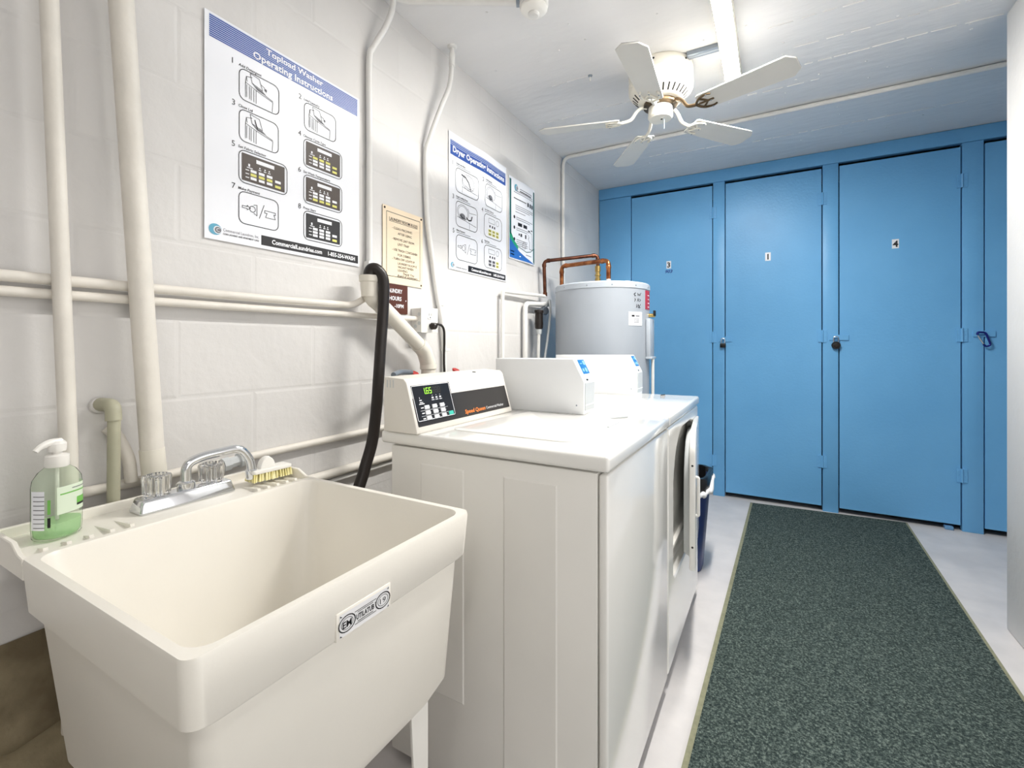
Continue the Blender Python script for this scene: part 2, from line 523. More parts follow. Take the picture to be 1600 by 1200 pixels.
doors = [
    ('closet_door', 'blue plywood closet door numbered three, beside the water heater', 0.284, 0.910, 3, 0.605 - 0.02),
    ('closet_door', 'blue plywood closet door numbered one, narrower door above the carpet runner', 1.000, 1.612, 1, 1.284),
    ('closet_door', 'wide blue plywood closet door numbered four', 1.712, 2.332, 4, 2.013),
    ('closet_door', 'unnumbered blue closet door partly hidden by the white wall corner', 2.439, 3.025, 0, 0),
]
for name, label, x0, x1, num, nx in doors:
    d = obj(name, MB().box(x0 + .0015, x1 - .0015, YL, YL + 0.024, 0.036, 2.381), 'blue_paint', None, bevel=0.0015, seg=1)
    tag(d, label, 'door', 'blue closet doors')
    if num:
        number_plate(d, nx, 1.80 if num != 4 else 1.815, str(num))
        hx = x1 + 0.003
        for z in (2.17, 1.215, 0.345 if num != 3 else 0.27):
            hinge(d, hx, z)
    else:
        pass
    if num == 3:
        sh = Sheet((nx - 0.03, YL - 0.0005, 1.735), (1, 0, 0), (0, 0, 1), 0.0004)
        sh.text(('handwriting', 'ink_blue'), '903', 0.002, 0, 0.060, 0.024, bold=0.035, shear=0.25)
        sh.build(d)
    if num == 1: hasp(d, 0.955, 1.045, 1.197)
    if num == 4: hasp(d, 1.655, 1.765, 1.205)
    if num == 0: hasp(d, 2.385, 2.485, 1.222)

# padlocks and carabiner
pl = thing('padlock', 'small black padlock hanging from the hasp of door one', 'padlock', (0.985, YL - 0.02, 1.13))
obj('body', MB().box(0.965, 1.005, YL - 0.032, YL - 0.012, 1.135, 1.168), 'black', pl, bevel=0.004)
obj('shackle', MB().tube([(0.974, YL - 0.022, 1.16), (0.974, YL - 0.022, 1.205), (0.998, YL - 0.022, 1.205), (0.998, YL - 0.022, 1.16)], 0.0034, 8, 0.011), 'steel', pl)
pl = thing('padlock', 'round black dial padlock hanging from the hasp of door four', 'padlock', (1.692, YL - 0.02, 1.13))
obj('body', MB().lathe([(0.018, 0), (0.026, 0.003), (0.0265, 0.014), (0.024, 0.019)], (1.692, YL - 0.010, 1.152), (0, -1, 0), 24), 'black', pl)
obj('dial', MB().lathe([(0.017, 0), (0.017, 0.003), (0.009, 0.004), (0.008, 0.012)], (1.692, YL - 0.029, 1.152), (0, -1, 0), 24), 'black_rubber', pl)
obj('shackle', MB().tube([(1.678, YL - 0.02, 1.17), (1.678, YL - 0.02, 1.212), (1.706, YL - 0.02, 1.212), (1.706, YL - 0.02, 1.17)], 0.0038, 8, 0.013), 'steel', pl)
cb = thing('carabiner', 'dark blue carabiner clip hooked through a closet hasp beside the white wall corner', 'carabiner', (2.43, YL - 0.02, 1.13))
obj('hook', MB().tube([(2.398, YL - 0.025, 1.215), (2.40, YL - 0.025, 1.232), (2.436, YL - 0.025, 1.230), (2.458, YL - 0.025, 1.155), (2.440, YL - 0.025, 1.142), (2.425, YL - 0.025, 1.158)], 0.0055, 8, 0.014), 'carabiner_blue', cb)
obj('gate', MB().tube([(2.425, YL - 0.025, 1.160), (2.400, YL - 0.025, 1.212)], 0.0042, 8), 'steel', cb)

mb = MB().box(2.255, 2.295, YL - 0.012, YL + 0.03, 0.001, 0.022)
tag(obj('door_wedge', mb, 'stopper', None, bevel=0.002), 'small pale blue wooden block on the floor under door four', 'block')

# ================================================================== CARPET RUNNER
cr = thing('carpet_runner', 'long dark green grey carpet runner with olive bound edges on the grey floor', 'carpet', (1.6, 2.0, 0))
q = [(1.040, -1.1), (2.105 - 0.145, -1.1), (2.071, 3.862), (1.172, 3.80)]
def quad(qs, z0, z1): return MB().loft([[(x, y, z0) for x, y in qs], [(x, y, z1) for x, y in qs]])
obj('pile', quad([(q[0][0] + .016, q[0][1]), (q[1][0] - .012, q[1][1]), (q[2][0] - .012, q[2][1] - .01), (q[3][0] + .016, q[3][1] - .01)], 0.001, 0.0095), 'carpet', cr, smooth=False)
e = MB()
e.add(*(lambda m: (m.v, m.f))(quad([q[0], (q[0][0] + .016, q[0][1]), (q[3][0] + .016, q[3][1]), q[3]], 0.0005, 0.0075)))
e.add(*(lambda m: (m.v, m.f))(quad([(q[1][0] - .012, q[1][1]), q[1], q[2], (q[2][0] - .012, q[2][1])], 0.0005, 0.0075)))
e.add(*(lambda m: (m.v, m.f))(quad([(q[3][0], q[3][1] - .01), (q[2][0], q[2][1] - .01), q[2], q[3]], 0.0005, 0.0075)))
obj('binding', e, 'carpet_edge', cr, smooth=False)

# ================================================================== WASHER
def appliance_top(parent, x0, x1, y0, y1, z0, z1, m='enamel'):
    return obj('top', MB().box(x0, x1, y0, y1, z0, z1), m, parent, bevel=0.009, seg=3)

wa = thing('washing_machine', 'white top loading coin washer with black control panel, beside the laundry sink', 'washing machine', (0.69, 1.28, 0))
obj('body', MB().box(0.395, 0.992, 0.962, 1.595, 0.03, 0.874), 'enamel_side', wa, bevel=0.003)
fp = obj('front_panel', MB().box(0.995, 1.016, 0.962, 1.597, 0.045, 0.872), 'enamel', wa, bevel=0.006, seg=3)
obj('kick_plate', MB().box(0.93, 1.0, 0.97, 1.59, 0.0, 0.045), 'black', wa)
# raised stampings of the side sheet
for a, b, z0 in ((0.500, 0.642, 0.24), (0.757, 0.899, 0.06)):
    mb = MB()
    o_ = [(a, z0), (b, z0), (b, 0.836), (a, 0.836)]
    i_ = [(a + 0.004, z0 + 0.004), (b - 0.004, z0 + 0.004), (b - 0.004, 0.832), (a + 0.004, 0.832)]
    mb.loft([[(x, 0.9622, z) for x, z in o_], [(x, 0.9600, z) for x, z in i_]], False, True)
    obj('stamped_panel', mb, 'enamel_side', wa, smooth=False)
top = appliance_top(wa, 0.365, 1.022, 0.950, 1.602, 0.879, 0.914)
# lid, slightly proud, with rounded front corners
R = rrect(0.525, 0.905, 1.045, 1.455, 0.05, 6)
lid = obj('lid', MB().loft([[(x, y, 0.912) for x, y in R], [(x, y, 0.9155) for x, y in R], [(0.715 + (x - 0.715) * .99, 1.25 + (y - 1.25) * .99, 0.917) for x, y in R]]), 'enamel', wa)
obj('lid_grip', MB().box(0.893, 0.912, 1.30, 1.40, 0.910, 0.9168), 'coin_grey', lid, bevel=0.003)
mb = MB().tube([(0.865, 1.455, 0.9165), (0.905, 1.515, 0.9155)], 0.0025, 6)
obj('hinge_mark', mb, 'coin_grey', wa)
# console
cp = [(0.383, 0.914), (0.503, 0.914), (0.503, 0.919), (0.465, 1.050), (0.455, 1.060), (0.386, 1.064), (0.383, 1.060)]
con = obj('console', MB().prism([(x, 0.944, z) for x, z in cp], (0, 0.508, 0)), 'console_plastic', wa, bevel=0.004, seg=3)
cu = Vector((0, 1, 0)); cvv = Vector((-0.04, 0, 0.134)).normalized()
cs = Sheet(Vector((0.503, 0.944, 0.917)), cu, cvv, 0.0005)
cs.o = Vector((0.5035, 0.944, 0.917)) + cs.n * 0.0003
BK = ('control_panel', 'console_black'); KP = ('keypad', 'keypad_black'); WP = ('white_print', 'ink_white')
cs.rect(BK, 0.010, 0.015, 0.498, 0.131, 1, 0.003)
cs.rect(KP, 0.012, 0.026, 0.182, 0.129, 2, 0.003)
cs.frame(WP, 0.014, 0.030, 0.178, 0.127, 0.004, 0.0018, 3)
cs.rect(('display_window', 'black'), 0.058, 0.100, 0.136, 0.121, 3)
# lit digits 1.65 and unlit digits
SEG = {'1': 'bc', '6': 'afgedc', '5': 'afgcd', '8': 'abcdefg'}
def digit(u, v, ch, key, w=0.0080, h=0.0155, t=0.0017):
    seg = dict(a=((u, v + h), (u + w, v + h)), b=((u + w, v + h), (u + w, v + h / 2)), c=((u + w, v + h / 2), (u + w, v)), d=((u, v), (u + w, v)),
               e=((u, v), (u, v + h / 2)), f=((u, v + h / 2), (u, v + h)), g=((u, v + h / 2), (u + w, v + h / 2)))
    for s_ in SEG[ch]: cs.line(key, seg[s_], t, 4)
G1 = ('lit_digits', 'led_green')
digit(0.056, 0.1025, '1', G1); cs.rect(G1, 0.0665, 0.1010, 0.0688, 0.1033, 4); digit(0.0715, 0.1025, '6', G1); digit(0.0845, 0.1025, '5', G1)
for u in (0.098, 0.1105, 0.123): digit(u, 0.1025, '8', ('unlit_digits', 'led_dim'), t=0.0012)
for i, u in enumerate((0.092, 0.109, 0.126)):
    cs.disc(WP, (u, 0.0955), 0.0012, 4); cs.rect(WP, u - 0.004, 0.0865, u + 0.004, 0.091, 4); cs.rect(WP, u - 0.006, 0.0815, u + 0.006, 0.0835, 4)
cs.rect(WP, 0.036, 0.089, 0.0375, 0.095, 4); cs.rect(WP, 0.034, 0.084, 0.044, 0.087, 4); cs.rect(WP, 0.034, 0.0785, 0.048, 0.0805, 4); cs.rect(WP, 0.030, 0.074, 0.052, 0.0765, 4)
for r_ in range(3):
    v0 = 0.0640 - r_ * 0.0150
    cs.rect(WP, 0.034, v0 - 0.001, 0.045, v0 + 0.002, 4)
    if r_ < 2: cs.rect(WP, 0.030, v0 - 0.0078, 0.150, v0 - 0.0070, 4)
    for c_ in range(3): cs.disc(WP, (0.0715 + c_ * 0.034 - 0.0005, v0), 0.0009, 4)
cs.disc(WP, (0.1475, 0.037), 0.0009, 4)
cs.text(('brand_lettering', 'orange_print'), 'Speed Queen', 0.228, 0.024, 0.342, 0.0125, 3, 0.025, shear=0.15)
cs.text(('white_lettering', 'ink_white'), 'Commercial Washer', 0.348, 0.025, 0.458, 0.009, 3)
cs.build(con)
def button(u, v, m, nm):
    c = cs.o + cs.u * u + cs.v * v + cs.n * 0.0017
    b_ = obj('button', MB().obox(c, (cs.u, cs.v, cs.n), (0.0105, 0.0056, 0.0016)), m, con, bevel=0.001, seg=1)
    return b_
for r_ in range(3):
    for c_ in range(3): button(0.059 + c_ * 0.0335, 0.0645 - r_ * 0.0150, 'button_white', '')
button(0.160, 0.0365, 'button_teal', '')['label'] = 'teal start button'
obj('lock_hole', MB().lathe([(0.006, 0), (0.006, 0.002), (0.003, 0.0022)], (0.446, 1.295, 1.0605), (0.06, 0, 1), 14), 'black', con)
mb = MB()
for i in range(3): mb.box(0.395 + i * 0.011, 0.398 + i * 0.011, 0.9432, 0.9445, 1.035, 1.056)
obj('side_vents', mb, 'coin_grey', con)

# coin boxes: the same meter case on washer and dryer
def coin_box(parent, y0, y1, x0=0.41):
    pr = [(x0, 0.915), (0.762, 0.915), (0.762, 1.026), (0.722, 1.104), (x0, 1.102)]
    cbx = obj('coin_box', MB().prism([(x, y0, z) for x, z in pr], (0, y1 - y0, 0)), 'coin_white', parent, bevel=0.003)
    ym = (y0 + y1) / 2
    obj('vault_door', MB().box(0.7615, 0.7645, y0 + 0.008, y1 - 0.006, 0.928, 1.022), 'coin_grey', cbx, bevel=0.001, seg=1)
    obj('vault_ledge', MB().box(0.7635, 0.7655, y0 + 0.008, y1 - 0.006, 0.944, 0.948), 'coin_white', cbx)
    v = Vector((-0.040, 0, 0.078)).normalized()
    sh = Sheet(Vector((0.762, y0, 1.026)), (0, 1, 0), v, 0.0005)
    sh.rect(('price_label', 'coin_blue'), 0.030, 0.028, 0.092, 0.083, 1)
    sh.rect(('label_print', 'coin_blue_light'), 0.070, 0.062, 0.085, 0.078, 2)
    sh.disc(('label_print', 'coin_blue_light'), (0.072, 0.043), 0.009, 2)
    sh.disc(('label_print', 'coin_blue_light'), (0.046, 0.043), 0.007, 2)
    sh.rect(('label_print', 'coin_blue_light'), 0.040, 0.066, 0.060, 0.069, 2)
    sh.rect(('coin_slide', 'coin_grey'), 0.028, 0.010, 0.080, 0.022, 1)
    sh.rect(('coin_slot', 'black'), 0.030, 0.003, 0.048, 0.009, 1)
    sh.build(cbx)
    obj('screw', MB().lathe([(0.003, 0), (0.002, 0.001)], (0.735, y0, 0.945), (0, -1, 0), 8), 'zinc', cbx)
coin_box(wa, 1.492, 1.597)

# ================================================================== DRYER
dr = thing('clothes_dryer', 'white front loading coin dryer with its door ajar, behind the washer', 'dryer', (0.69, 1.95, 0))
obj('body', MB().box(0.395, 0.985, 1.612, 2.290, 0.03, 0.874), 'enamel_side', dr, bevel=0.003)
appliance_top(dr, 0.365, 1.022, 1.606, 2.297, 0.879, 0.916)
obj('kick_plate', MB().box(0.93, 1.0, 1.62, 2.28, 0.0, 0.045), 'black', dr)
mb = MB().tube([(0.86, 2.245, 0.9165), (0.872, 2.275, 0.9165)], 0.0025, 6)
obj('hinge_mark', mb, 'black', dr)
# front sheet with a big opening, arched towards the washer side
def opening(off=0.0):
    pts = []
    y0, y1, z0, z1, r = 1.700 - off, 2.262 + off, 0.325 - off, 0.835 + off, 0.205
    for i in range(10): a = math.radians(90 + 90 * i / 9); pts.append((y0 + r + r * math.cos(a), z1 - r + r * math.sin(a)))
    for i in range(5): a = math.radians(180 + 90 * i / 4); pts.append((y0 + .04 + .04 * math.cos(a), z0 + .04 + .04 * math.sin(a)))
    for i in range(5): a = math.radians(270 + 90 * i / 4); pts.append((y1 - .04 + .04 * math.cos(a), z0 + .04 + .04 * math.sin(a)))
    for i in range(10): a = math.radians(90 * i / 9); pts.append((y1 - r + r * math.cos(a), z1 - r + r * math.sin(a)))
    return pts
inn = opening(0.0)
def outer(y0, y1, z0, z1, pts):
    cy, cz = (y0 + y1) / 2, (z0 + z1) / 2
    o = []
    for (y, z) in pts:
        dy, dz = y - 1.957, z - 0.58
        t = min(((y1 if dy > 0 else y0) - 1.957) / dy if abs(dy) > 1e-6 else 9, ((z1 if dz > 0 else z0) - 0.58) / dz if abs(dz) > 1e-6 else 9)
        o.append((1.957 + dy * t, 0.58 + dz * t))
    # snap the nearest ray to every corner
    for cyy in (y0, y1):
        for czz in (z0, z1):
            k = min(range(len(o)), key=lambda i: (o[i][0] - cyy) ** 2 + (o[i][1] - czz) ** 2)
            o[k] = (cyy, czz)
    return o
out = outer(1.612, 2.292, 0.045, 0.872, inn)
rings = [[(0.985, y, z) for y, z in out], [(1.012, y, z) for y, z in out],
         [(1.016, 1.952 + (y - 1.952) * .985, 0.4585 + (z - 0.4585) * .985) for y, z in out],
         [(1.016, y, z) for y, z in opening(0.006)], [(1.012, y, z) for y, z in inn], [(0.955, y, z) for y, z in inn]]
obj('front_panel', MB().loft(rings, False, False), 'enamel', dr, angle=25)
inner2 = [(1.957 + (y - 1.957) * 0.93, 0.585 + (z - 0.585) * 0.93) for y, z in inn]
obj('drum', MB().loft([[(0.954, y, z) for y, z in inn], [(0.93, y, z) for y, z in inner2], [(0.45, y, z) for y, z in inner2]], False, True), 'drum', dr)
lf = obj('lint_filter', MB().add([(0.975, 1.715, 0.42), (0.975, 1.93, 0.42), (0.87, 1.93, 0.53), (0.87, 1.715, 0.53), (0.968, 1.715, 0.412), (0.968, 1.93, 0.412), (0.86, 1.93, 0.522), (0.86, 1.715, 0.522)],
    [(0, 1, 2, 3), (7, 6, 5, 4), (0, 4, 5, 1), (1, 5, 6, 2), (2, 6, 7, 3), (3, 7, 4, 0)]), 'white_plastic', dr, bevel=0.002)
mb = MB()
for i in range(7):
    y = 1.735 + i * 0.028
    mb.add([(0.955, y, 0.443), (0.955, y + 0.007, 0.443), (0.885, y + 0.007, 0.5165), (0.885, y, 0.5165)], [(0, 1, 2, 3)])
obj('filter_slots', mb, 'drum', lf, kind='stuff')
obj('filter_shelf', MB().box(0.90, 1.0, 1.712, 2.205, 0.395, 0.412), 'white_plastic', dr, bevel=0.003)
# the door, hinged at the far side and ajar
ang = math.radians(6.2)
hy, hx = 2.254, 1.003
du = Vector((math.sin(ang), -math.cos(ang), 0)); dn = Vector((math.cos(ang), math.sin(ang), 0))
def dpt(a, n, z): return Vector((hx, hy, 0)) + du * a + dn * n + Vector((0, 0, z))
def dshape(o, z0, z1, a0, a1, r):
    pts = [(a0, z0)]
    pts += [(a1, z0), (a1, z1 - r)]
    pts += [(a1 - r * 1.5 * (1 - math.cos(math.radians(t))), z1 - r + r * math.sin(math.radians(t))) for t in (20, 40, 60, 80, 90)]
    pts += [(a0, z1)]
    return pts
sh_ = dshape(0, 0.335, 0.830, 0.0, 0.478, 0.075)
do = obj('door', MB().loft([[dpt(a, 0.002, z) for a, z in sh_], [dpt(a, 0.023, z) for a, z in sh_]]), 'enamel', dr, bevel=0.004)
sh_ = dshape(0, 0.365, 0.800, 0.05, 0.435, 0.17)
obj('door_liner', MB().loft([[dpt(a, 0.003, z) for a, z in sh_], [dpt(0.24 + (a - 0.24) * .95, -0.020, 0.57 + (z - 0.57) * .95) for a, z in sh_]]), 'coin_grey', do, bevel=0.004)
obj('door_handle', MB().tube([dpt(0.440, 0.020, 0.665), dpt(0.440, 0.032, 0.665), dpt(0.440, 0.032, 0.525), dpt(0.440, 0.020, 0.525)], 0.006, 10, 0.01), 'enamel', do)
mb = MB()
for z in (0.715, 0.42): obj('screw', MB().lathe([(0.004, 0), (0.003, 0.0012)], dpt(0.478, 0.0125, z), du, 10), 'black', do)
coin_box(dr, 2.190, 2.292, 0.345)

# ================================================================== UTILITY SINK
sk = thing('utility_sink', 'cream plastic laundry tub on legs, in front of the washer', 'sink', (0.50, 0.54, 0))
def ring(x0, x1, y0, y1, r, z): return [(x, y, z) for x, y in rrect(x0, x1, y0, y1, r, 6)]
rings = [ring(.310, .712, .330, .755, .03, .425), ring(.290, .736, .304, .781, .03, .468), ring(.255, .752, .284, .792, .025, .706),
         ring(.253, .758, .277, .799, .024, .711), ring(.249, .762, .270, .806, .022, .716), ring(.247, .766, .264, .812, .018, .795),
         ring(.249, .764, .266, .810, .016, .8015), ring(.262, .753, .279, .797, .03, .8015), ring(.265, .750, .282, .794, .035, .796),
         ring(.305, .710, .322, .757, .06, .50), ring(.330, .690, .350, .730, .06, .465), ring(.37, .65, .40, .68, .06, .452)]
basin = obj('basin', MB().loft(rings), 'sink_plastic', sk, angle=38)
# deck behind the basin with upturned ends and back lip
mb = MB()
mb.box(.082, .258, .266, .810, .765, .7935)
mb.box(.080, .090, .264, .812, .765, .812)
for y0 in (.264, .804):
    pr = [(.082, .79), (.264, .79), (.258, .8015), (.236, .804), (.205, .818), (.080, .818)]
    mb.prism([(x, y0, z) for x, z in pr], (0, .008, 0))
obj('deck', mb, 'sink_plastic', sk, bevel=0.0015, seg=1)
for y in (.300, .331, .362, .393, .424, .680, .705, .730, .755, .780):
    xs = .150 if y > .38 else .197
    mb = MB()
    w = .0045
    mb.add([(xs, y - .001, .7932), (xs, y + .001, .7932), (.232, y - w, .7932), (.232, y + w, .7932), (.232, y - w * .8, .802), (.232, y + w * .8, .802), (.236, y - w * .6, .7932), (.236, y + w * .6, .7932)],
           [(0, 2, 4), (1, 5, 3), (0, 4, 5, 1), (4, 2, 6), (5, 7, 3), (4, 6, 7, 5)])
    obj('soap_ridge', mb, 'sink_plastic', sk, smooth=False)
for x, y in ((.69, .715), (.69, .36), (.36, .715), (.36, .36)):
    sx = 1 if x > .5 else -1; sy = 1 if y > .5 else -1
    mb = MB()
    t = .004
    mb.add([(x + sx * .022, y - sy * .03, .47), (x + sx * .022, y + sy * .022, .47), (x - sx * .03, y + sy * .022, .47),
            (x + sx * .022, y + sy * .0, 0), (x + sx * .022, y + sy * .022, 0), (x + sx * .0, y + sy * .022, 0),
            (x + sx * .018, y - sy * .03, .47), (x + sx * .018, y + sy * .018, .47), (x - sx * .03, y + sy * .018, .47),
            (x + sx * .018, y + sy * .0, 0), (x + sx * .018, y + sy * .018, 0), (x + sx * .0, y + sy * .018, 0)],
           [(0, 1, 4, 3), (1, 2, 5, 4), (6, 9, 10, 7), (7, 10, 11, 8), (0, 6, 7, 1), (1, 7, 8, 2), (3, 4, 10, 9), (4, 5, 11, 10), (0, 3, 9, 6), (2, 8, 11, 5)])
    obj('leg', mb, 'enamel_side', sk, smooth=False)
pd = obj('badge_pad', MB().box(.750, .7655, .466, .577, .712, .754), 'sink_plastic', sk, bevel=0.002)
sh = Sheet((.7656, .471, .716), (0, 1, 0), (0, 0, .034 / .044), 0.0004)
sh.v = Vector((0, 0, .034 / .044))
BD = ('badge_print', 'ink_blue')
sh.rect(('badge', 'sink_badge'), 0, 0, .101, .044, 1)
DK = ('badge_ink', 'ink_black')
for c in (0.014, 0.087):
    sh.ring(DK, (c, .022), .0155, .002, 2); sh.ring(DK, (c, .022), .011, .0009, 2)
sh.text(DK, 'EM', .0055, .015, .0225, .013, 2, 0.02)
sh.text(DK, '19', .0805, .0165, .0935, .011, 2, 0.0)
sh.text(DK, 'UTILATUB', .0315, .0165, .0680, .0105, 2, 0.03)
sh.ring(DK, (.0702, .027), .0011, .0005, 2, n=8)
sh.line(DK, [(.029, .034), (.072, .034)], .0012, 2); sh.line(DK, [(.029, .009), (.072, .009)], .0012, 2)
sh.rect(DK, .034, .0118, .066, .0132, 2); sh.rect(DK, .034, .0300, .066, .0312, 2)
for a in ((0.001, 0.001), (0.096, 0.001), (0.001, 0.039), (0.096, 0.039)): sh.poly(DK, [(a[0], a[1]), (a[0] + .004, a[1]), (a[0] + (.004 if a[0] > .05 else 0), a[1] + .004)], 2)
sh.build(pd)

# faucet (bolted to the tub)
def frus(x0, x1, y0, y1, z0, z1, ix, iy): return [[(x0, y0, z0), (x1, y0, z0), (x1, y1, z0), (x0, y1, z0)], [(x0 + ix, y0 + iy, z1), (x1 - ix, y0 + iy, z1), (x1 - ix, y1 - iy, z1), (x0 + ix, y1 - iy, z1)]]
fa = obj('faucet', MB().loft(frus(.120, .178, .459, .658, .7936, .824, .009, .008)), 'chrome', sk, bevel=0.005, seg=3, label='chrome laundry faucet with two clear fluted handles')
def knob(x, y, z):
    mb = MB(); n = 48; rings = []
    for h, r0 in ((0, .0225), (.004, .0245), (.036, .0265), (.041, .0245), (.043, .019)):
        rings.append([(x + (r0 + (.0014 if (i // 2) % 2 else -.0014) * (0 < h < .042)) * math.cos(2 * math.pi * i / n), y + (r0 + (.0014 if (i // 2) % 2 else -.0014) * (0 < h < .042)) * math.sin(2 * math.pi * i / n), z + h) for i in range(n)])
    rings.append([(x + .016 * math.cos(2 * math.pi * i / n), y + .016 * math.sin(2 * math.pi * i / n), z + .038) for i in range(n)])
    mb.loft(rings)
    obj('handle', mb, 'acrylic', fa, angle=20, label='clear fluted acrylic handle')
    obj('handle_stem', MB().lathe([(.014, -.006), (.014, .0), (.006, .002), (.006, .032), (.0035, .033)], (x, y, z), seg=16), 'chrome', fa)
knob(.149, .501, .826); knob(.149, .614, .826)
obj('spout_collar', MB().lathe([(.018, 0), (.018, .013), (.015, .016), (.011, .017)], (.149, .559, .823), seg=24), 'chrome', fa)
obj('spout', MB().tube([(.149, .559, .830), (.149, .559, .878), (.152, .590, .889), (.160, .676, .895), (.165, .698, .862), (.167, .701, .832)], .0105, 16, .024, 8), 'chrome', fa)
obj('aerator', MB().lathe([(.0125, 0), (.0135, .003), (.0135, .022), (.0115, .024)], (.1675, .7015, .812), (-.05, -.05, 1), seg=20), 'chrome', fa)

# scrub brush on the deck
br = thing('scrub_brush', 'small white scrub brush with yellow bristles beside the faucet spout', 'brush', (.16, .745, .80))
bu = Vector((.06, 1, 0)).normalized(); bw = Vector((1, -.06, 0)).normalized(); bc = Vector((.168, .748, 0))
R = rrect(-.052, .052, -.022, .022, .008, 4)
obj('block', MB().loft([[bc + bu * a + bw * b + Vector((0, 0, .823)) for a, b in R], [bc + bu * a + bw * b + Vector((0, 0, .832)) for a, b in R]]), 'white_plastic', br, bevel=.002)
mb = MB(); rb = random.Random(2)
for i in range(14):
    for j in range(5):
        a = -.048 + i * .096 / 13; b = -.018 + j * .009
        for k in range(2):
            p = bc + bu * (a + rb.uniform(-.002, .002)) + bw * (b + rb.uniform(-.002, .002))
            mb.loft([[p + bu * dx + bw * dy + Vector((0, 0, .824)) for dx, dy in ((-.0014, -.0014), (.0014, -.0014), (.0014, .0014), (-.0014, .0014))],
                     [p + bu * (dx * 1.4 + rb.uniform(-.001, .001) + a * .04) + bw * (dy * 1.4 + b * .1) + Vector((0, 0, .8035)) for dx, dy in ((-.0014, -.0014), (.0014, -.0014), (.0014, .0014), (-.0014, .0014))]])
obj('bristles', mb, 'bristle', br, kind='stuff', smooth=False)
mb = MB()
pts = [(math.cos(t), math.sin(t)) for t in [math.pi * i / 10 for i in range(11)]]
mb.loft([[bc + bu * (x * .020 - .008) + bw * -.011 + Vector((0, 0, .830 + z * .030)) for x, z in pts],
         [bc + bu * (x * .021 - .008) + bw * 0 + Vector((0, 0, .830 + z * .032)) for x, z in pts],
         [bc + bu * (x * .020 - .008) + bw * .011 + Vector((0, 0, .830 + z * .030)) for x, z in pts]])
obj('grip', mb, 'white_plastic', br, bevel=.003)

# soap bottle
BX, BY, BZ = .156, .337, .795
so = thing('soap_bottle', 'clear pump bottle of pale green hand soap on the sink deck', 'bottle', (BX, BY, BZ))
ba = math.radians(28)
def oval(sa, sb, z, n=40, e=2.7, x=BX, y=BY):
    o = []
    for i in range(n):
        t = 2 * math.pi * i / n
        a = sa * math.copysign(abs(math.cos(t)) ** (2 / e), math.cos(t)); b = sb * math.copysign(abs(math.sin(t)) ** (2 / e), math.sin(t))
        o.append((x + a * math.cos(ba) - b * math.sin(ba), y + a * math.sin(ba) + b * math.cos(ba), BZ + z))
    return o
prof = [(.026, .031, 0.0005), (.028, .034, .004), (.0285, .0355, .020), (.0285, .0355, .095), (.027, .034, .108), (.023, .028, .121), (.0165, .0175, .129), (.0145, .0145, .132)]
obj('bottle', MB().loft([oval(a, b, z, e=2.7 if z < .11 else 2.2) for a, b, z in prof]), 'bottle_clear', so, angle=60)
obj('liquid', MB().loft([oval(a * .94, b * .94, z) for a, b, z in ((.026, .031, .003), (.028, .034, .007), (.0285, .0355, .018), (.0285, .0355, .030))]), 'soap_liquid', so, angle=60)
obj('dip_tube', MB().tube([(BX, BY, BZ + .012), (BX, BY, BZ + .13)], .003, 8), 'white_plastic', so)
obj('cap', MB().lathe([(.0165, .129), (.0175, .131), (.0175, .150), (.0145, .152), (.0075, .153), (.0075, .160)], (BX, BY, BZ), seg=28), 'white_plastic', so)
hd = Vector((.25, -1, 0)).normalized()
c0 = Vector((BX, BY, BZ))
mb = MB().lathe([(.0125, .158), (.0135, .162), (.0135, .172), (.010, .177)], c0, seg=22)
mb.tube([c0 - hd * .006 + Vector((0, 0, .174)), c0 + hd * .012 + Vector((0, 0, .1755)), c0 + hd * .026 + Vector((0, 0, .170)), c0 + hd * .033 + Vector((0, 0, .163))], lambda t: .0075 - .003 * t, 10, .008)
obj('pump_head', mb, 'white_plastic', so)
def label_band(name, i0, i1, z0, z1, m, k=1.012):
    mb = MB(); mb.flat = False
    A = oval(.0285 * k, .0355 * k, z0); B = oval(.0285 * k, .0355 * k, z1)
    idx = [i % 40 for i in range(i0, i1 + 1)]
    mb.loft([[A[i] for i in idx], [B[i] for i in idx]], False, False, closed=False)
    return obj(name, mb, m, so, angle=60)
# index 0 points along +x turned by the bottle's yaw
label_band('front_label', -4, 9, .046, .096, 'label_pale')
label_band('green_band', 1, 9, .058, .070, 'green_label', 1.02)
label_band('black_band', 1, 9, .054, .058, 'ink_black', 1.02)
label_band('green_stripe', -3, 8, .081, .0835, 'green_label', 1.02)
label_band('label_lettering', 0, 8, .0885, .0900, 'ink_grey', 1.02)
label_band('back_label', 28, 32, .022, .092, 'paper')
for i in range(8): label_band('label_lettering', 29, 32, .026 + i * .008, .0275 + i * .008, 'ink_grey', 1.02)
label_band('black_patch', 33, 34, .026, .044, 'ink_black', 1.02)
label_band('green_lettering', 33, 34, .050, .076, 'green_label', 1.02)

# ================================================================== PIPES ON THE BLOCK WALL
def pipe(name, label, cat, pts, r, m='pipe_paint', fillet=0.03, group=None, seg=14):
    return tag(obj(name, MB().tube(pts, r, seg, fillet), m, None), label, cat, group)

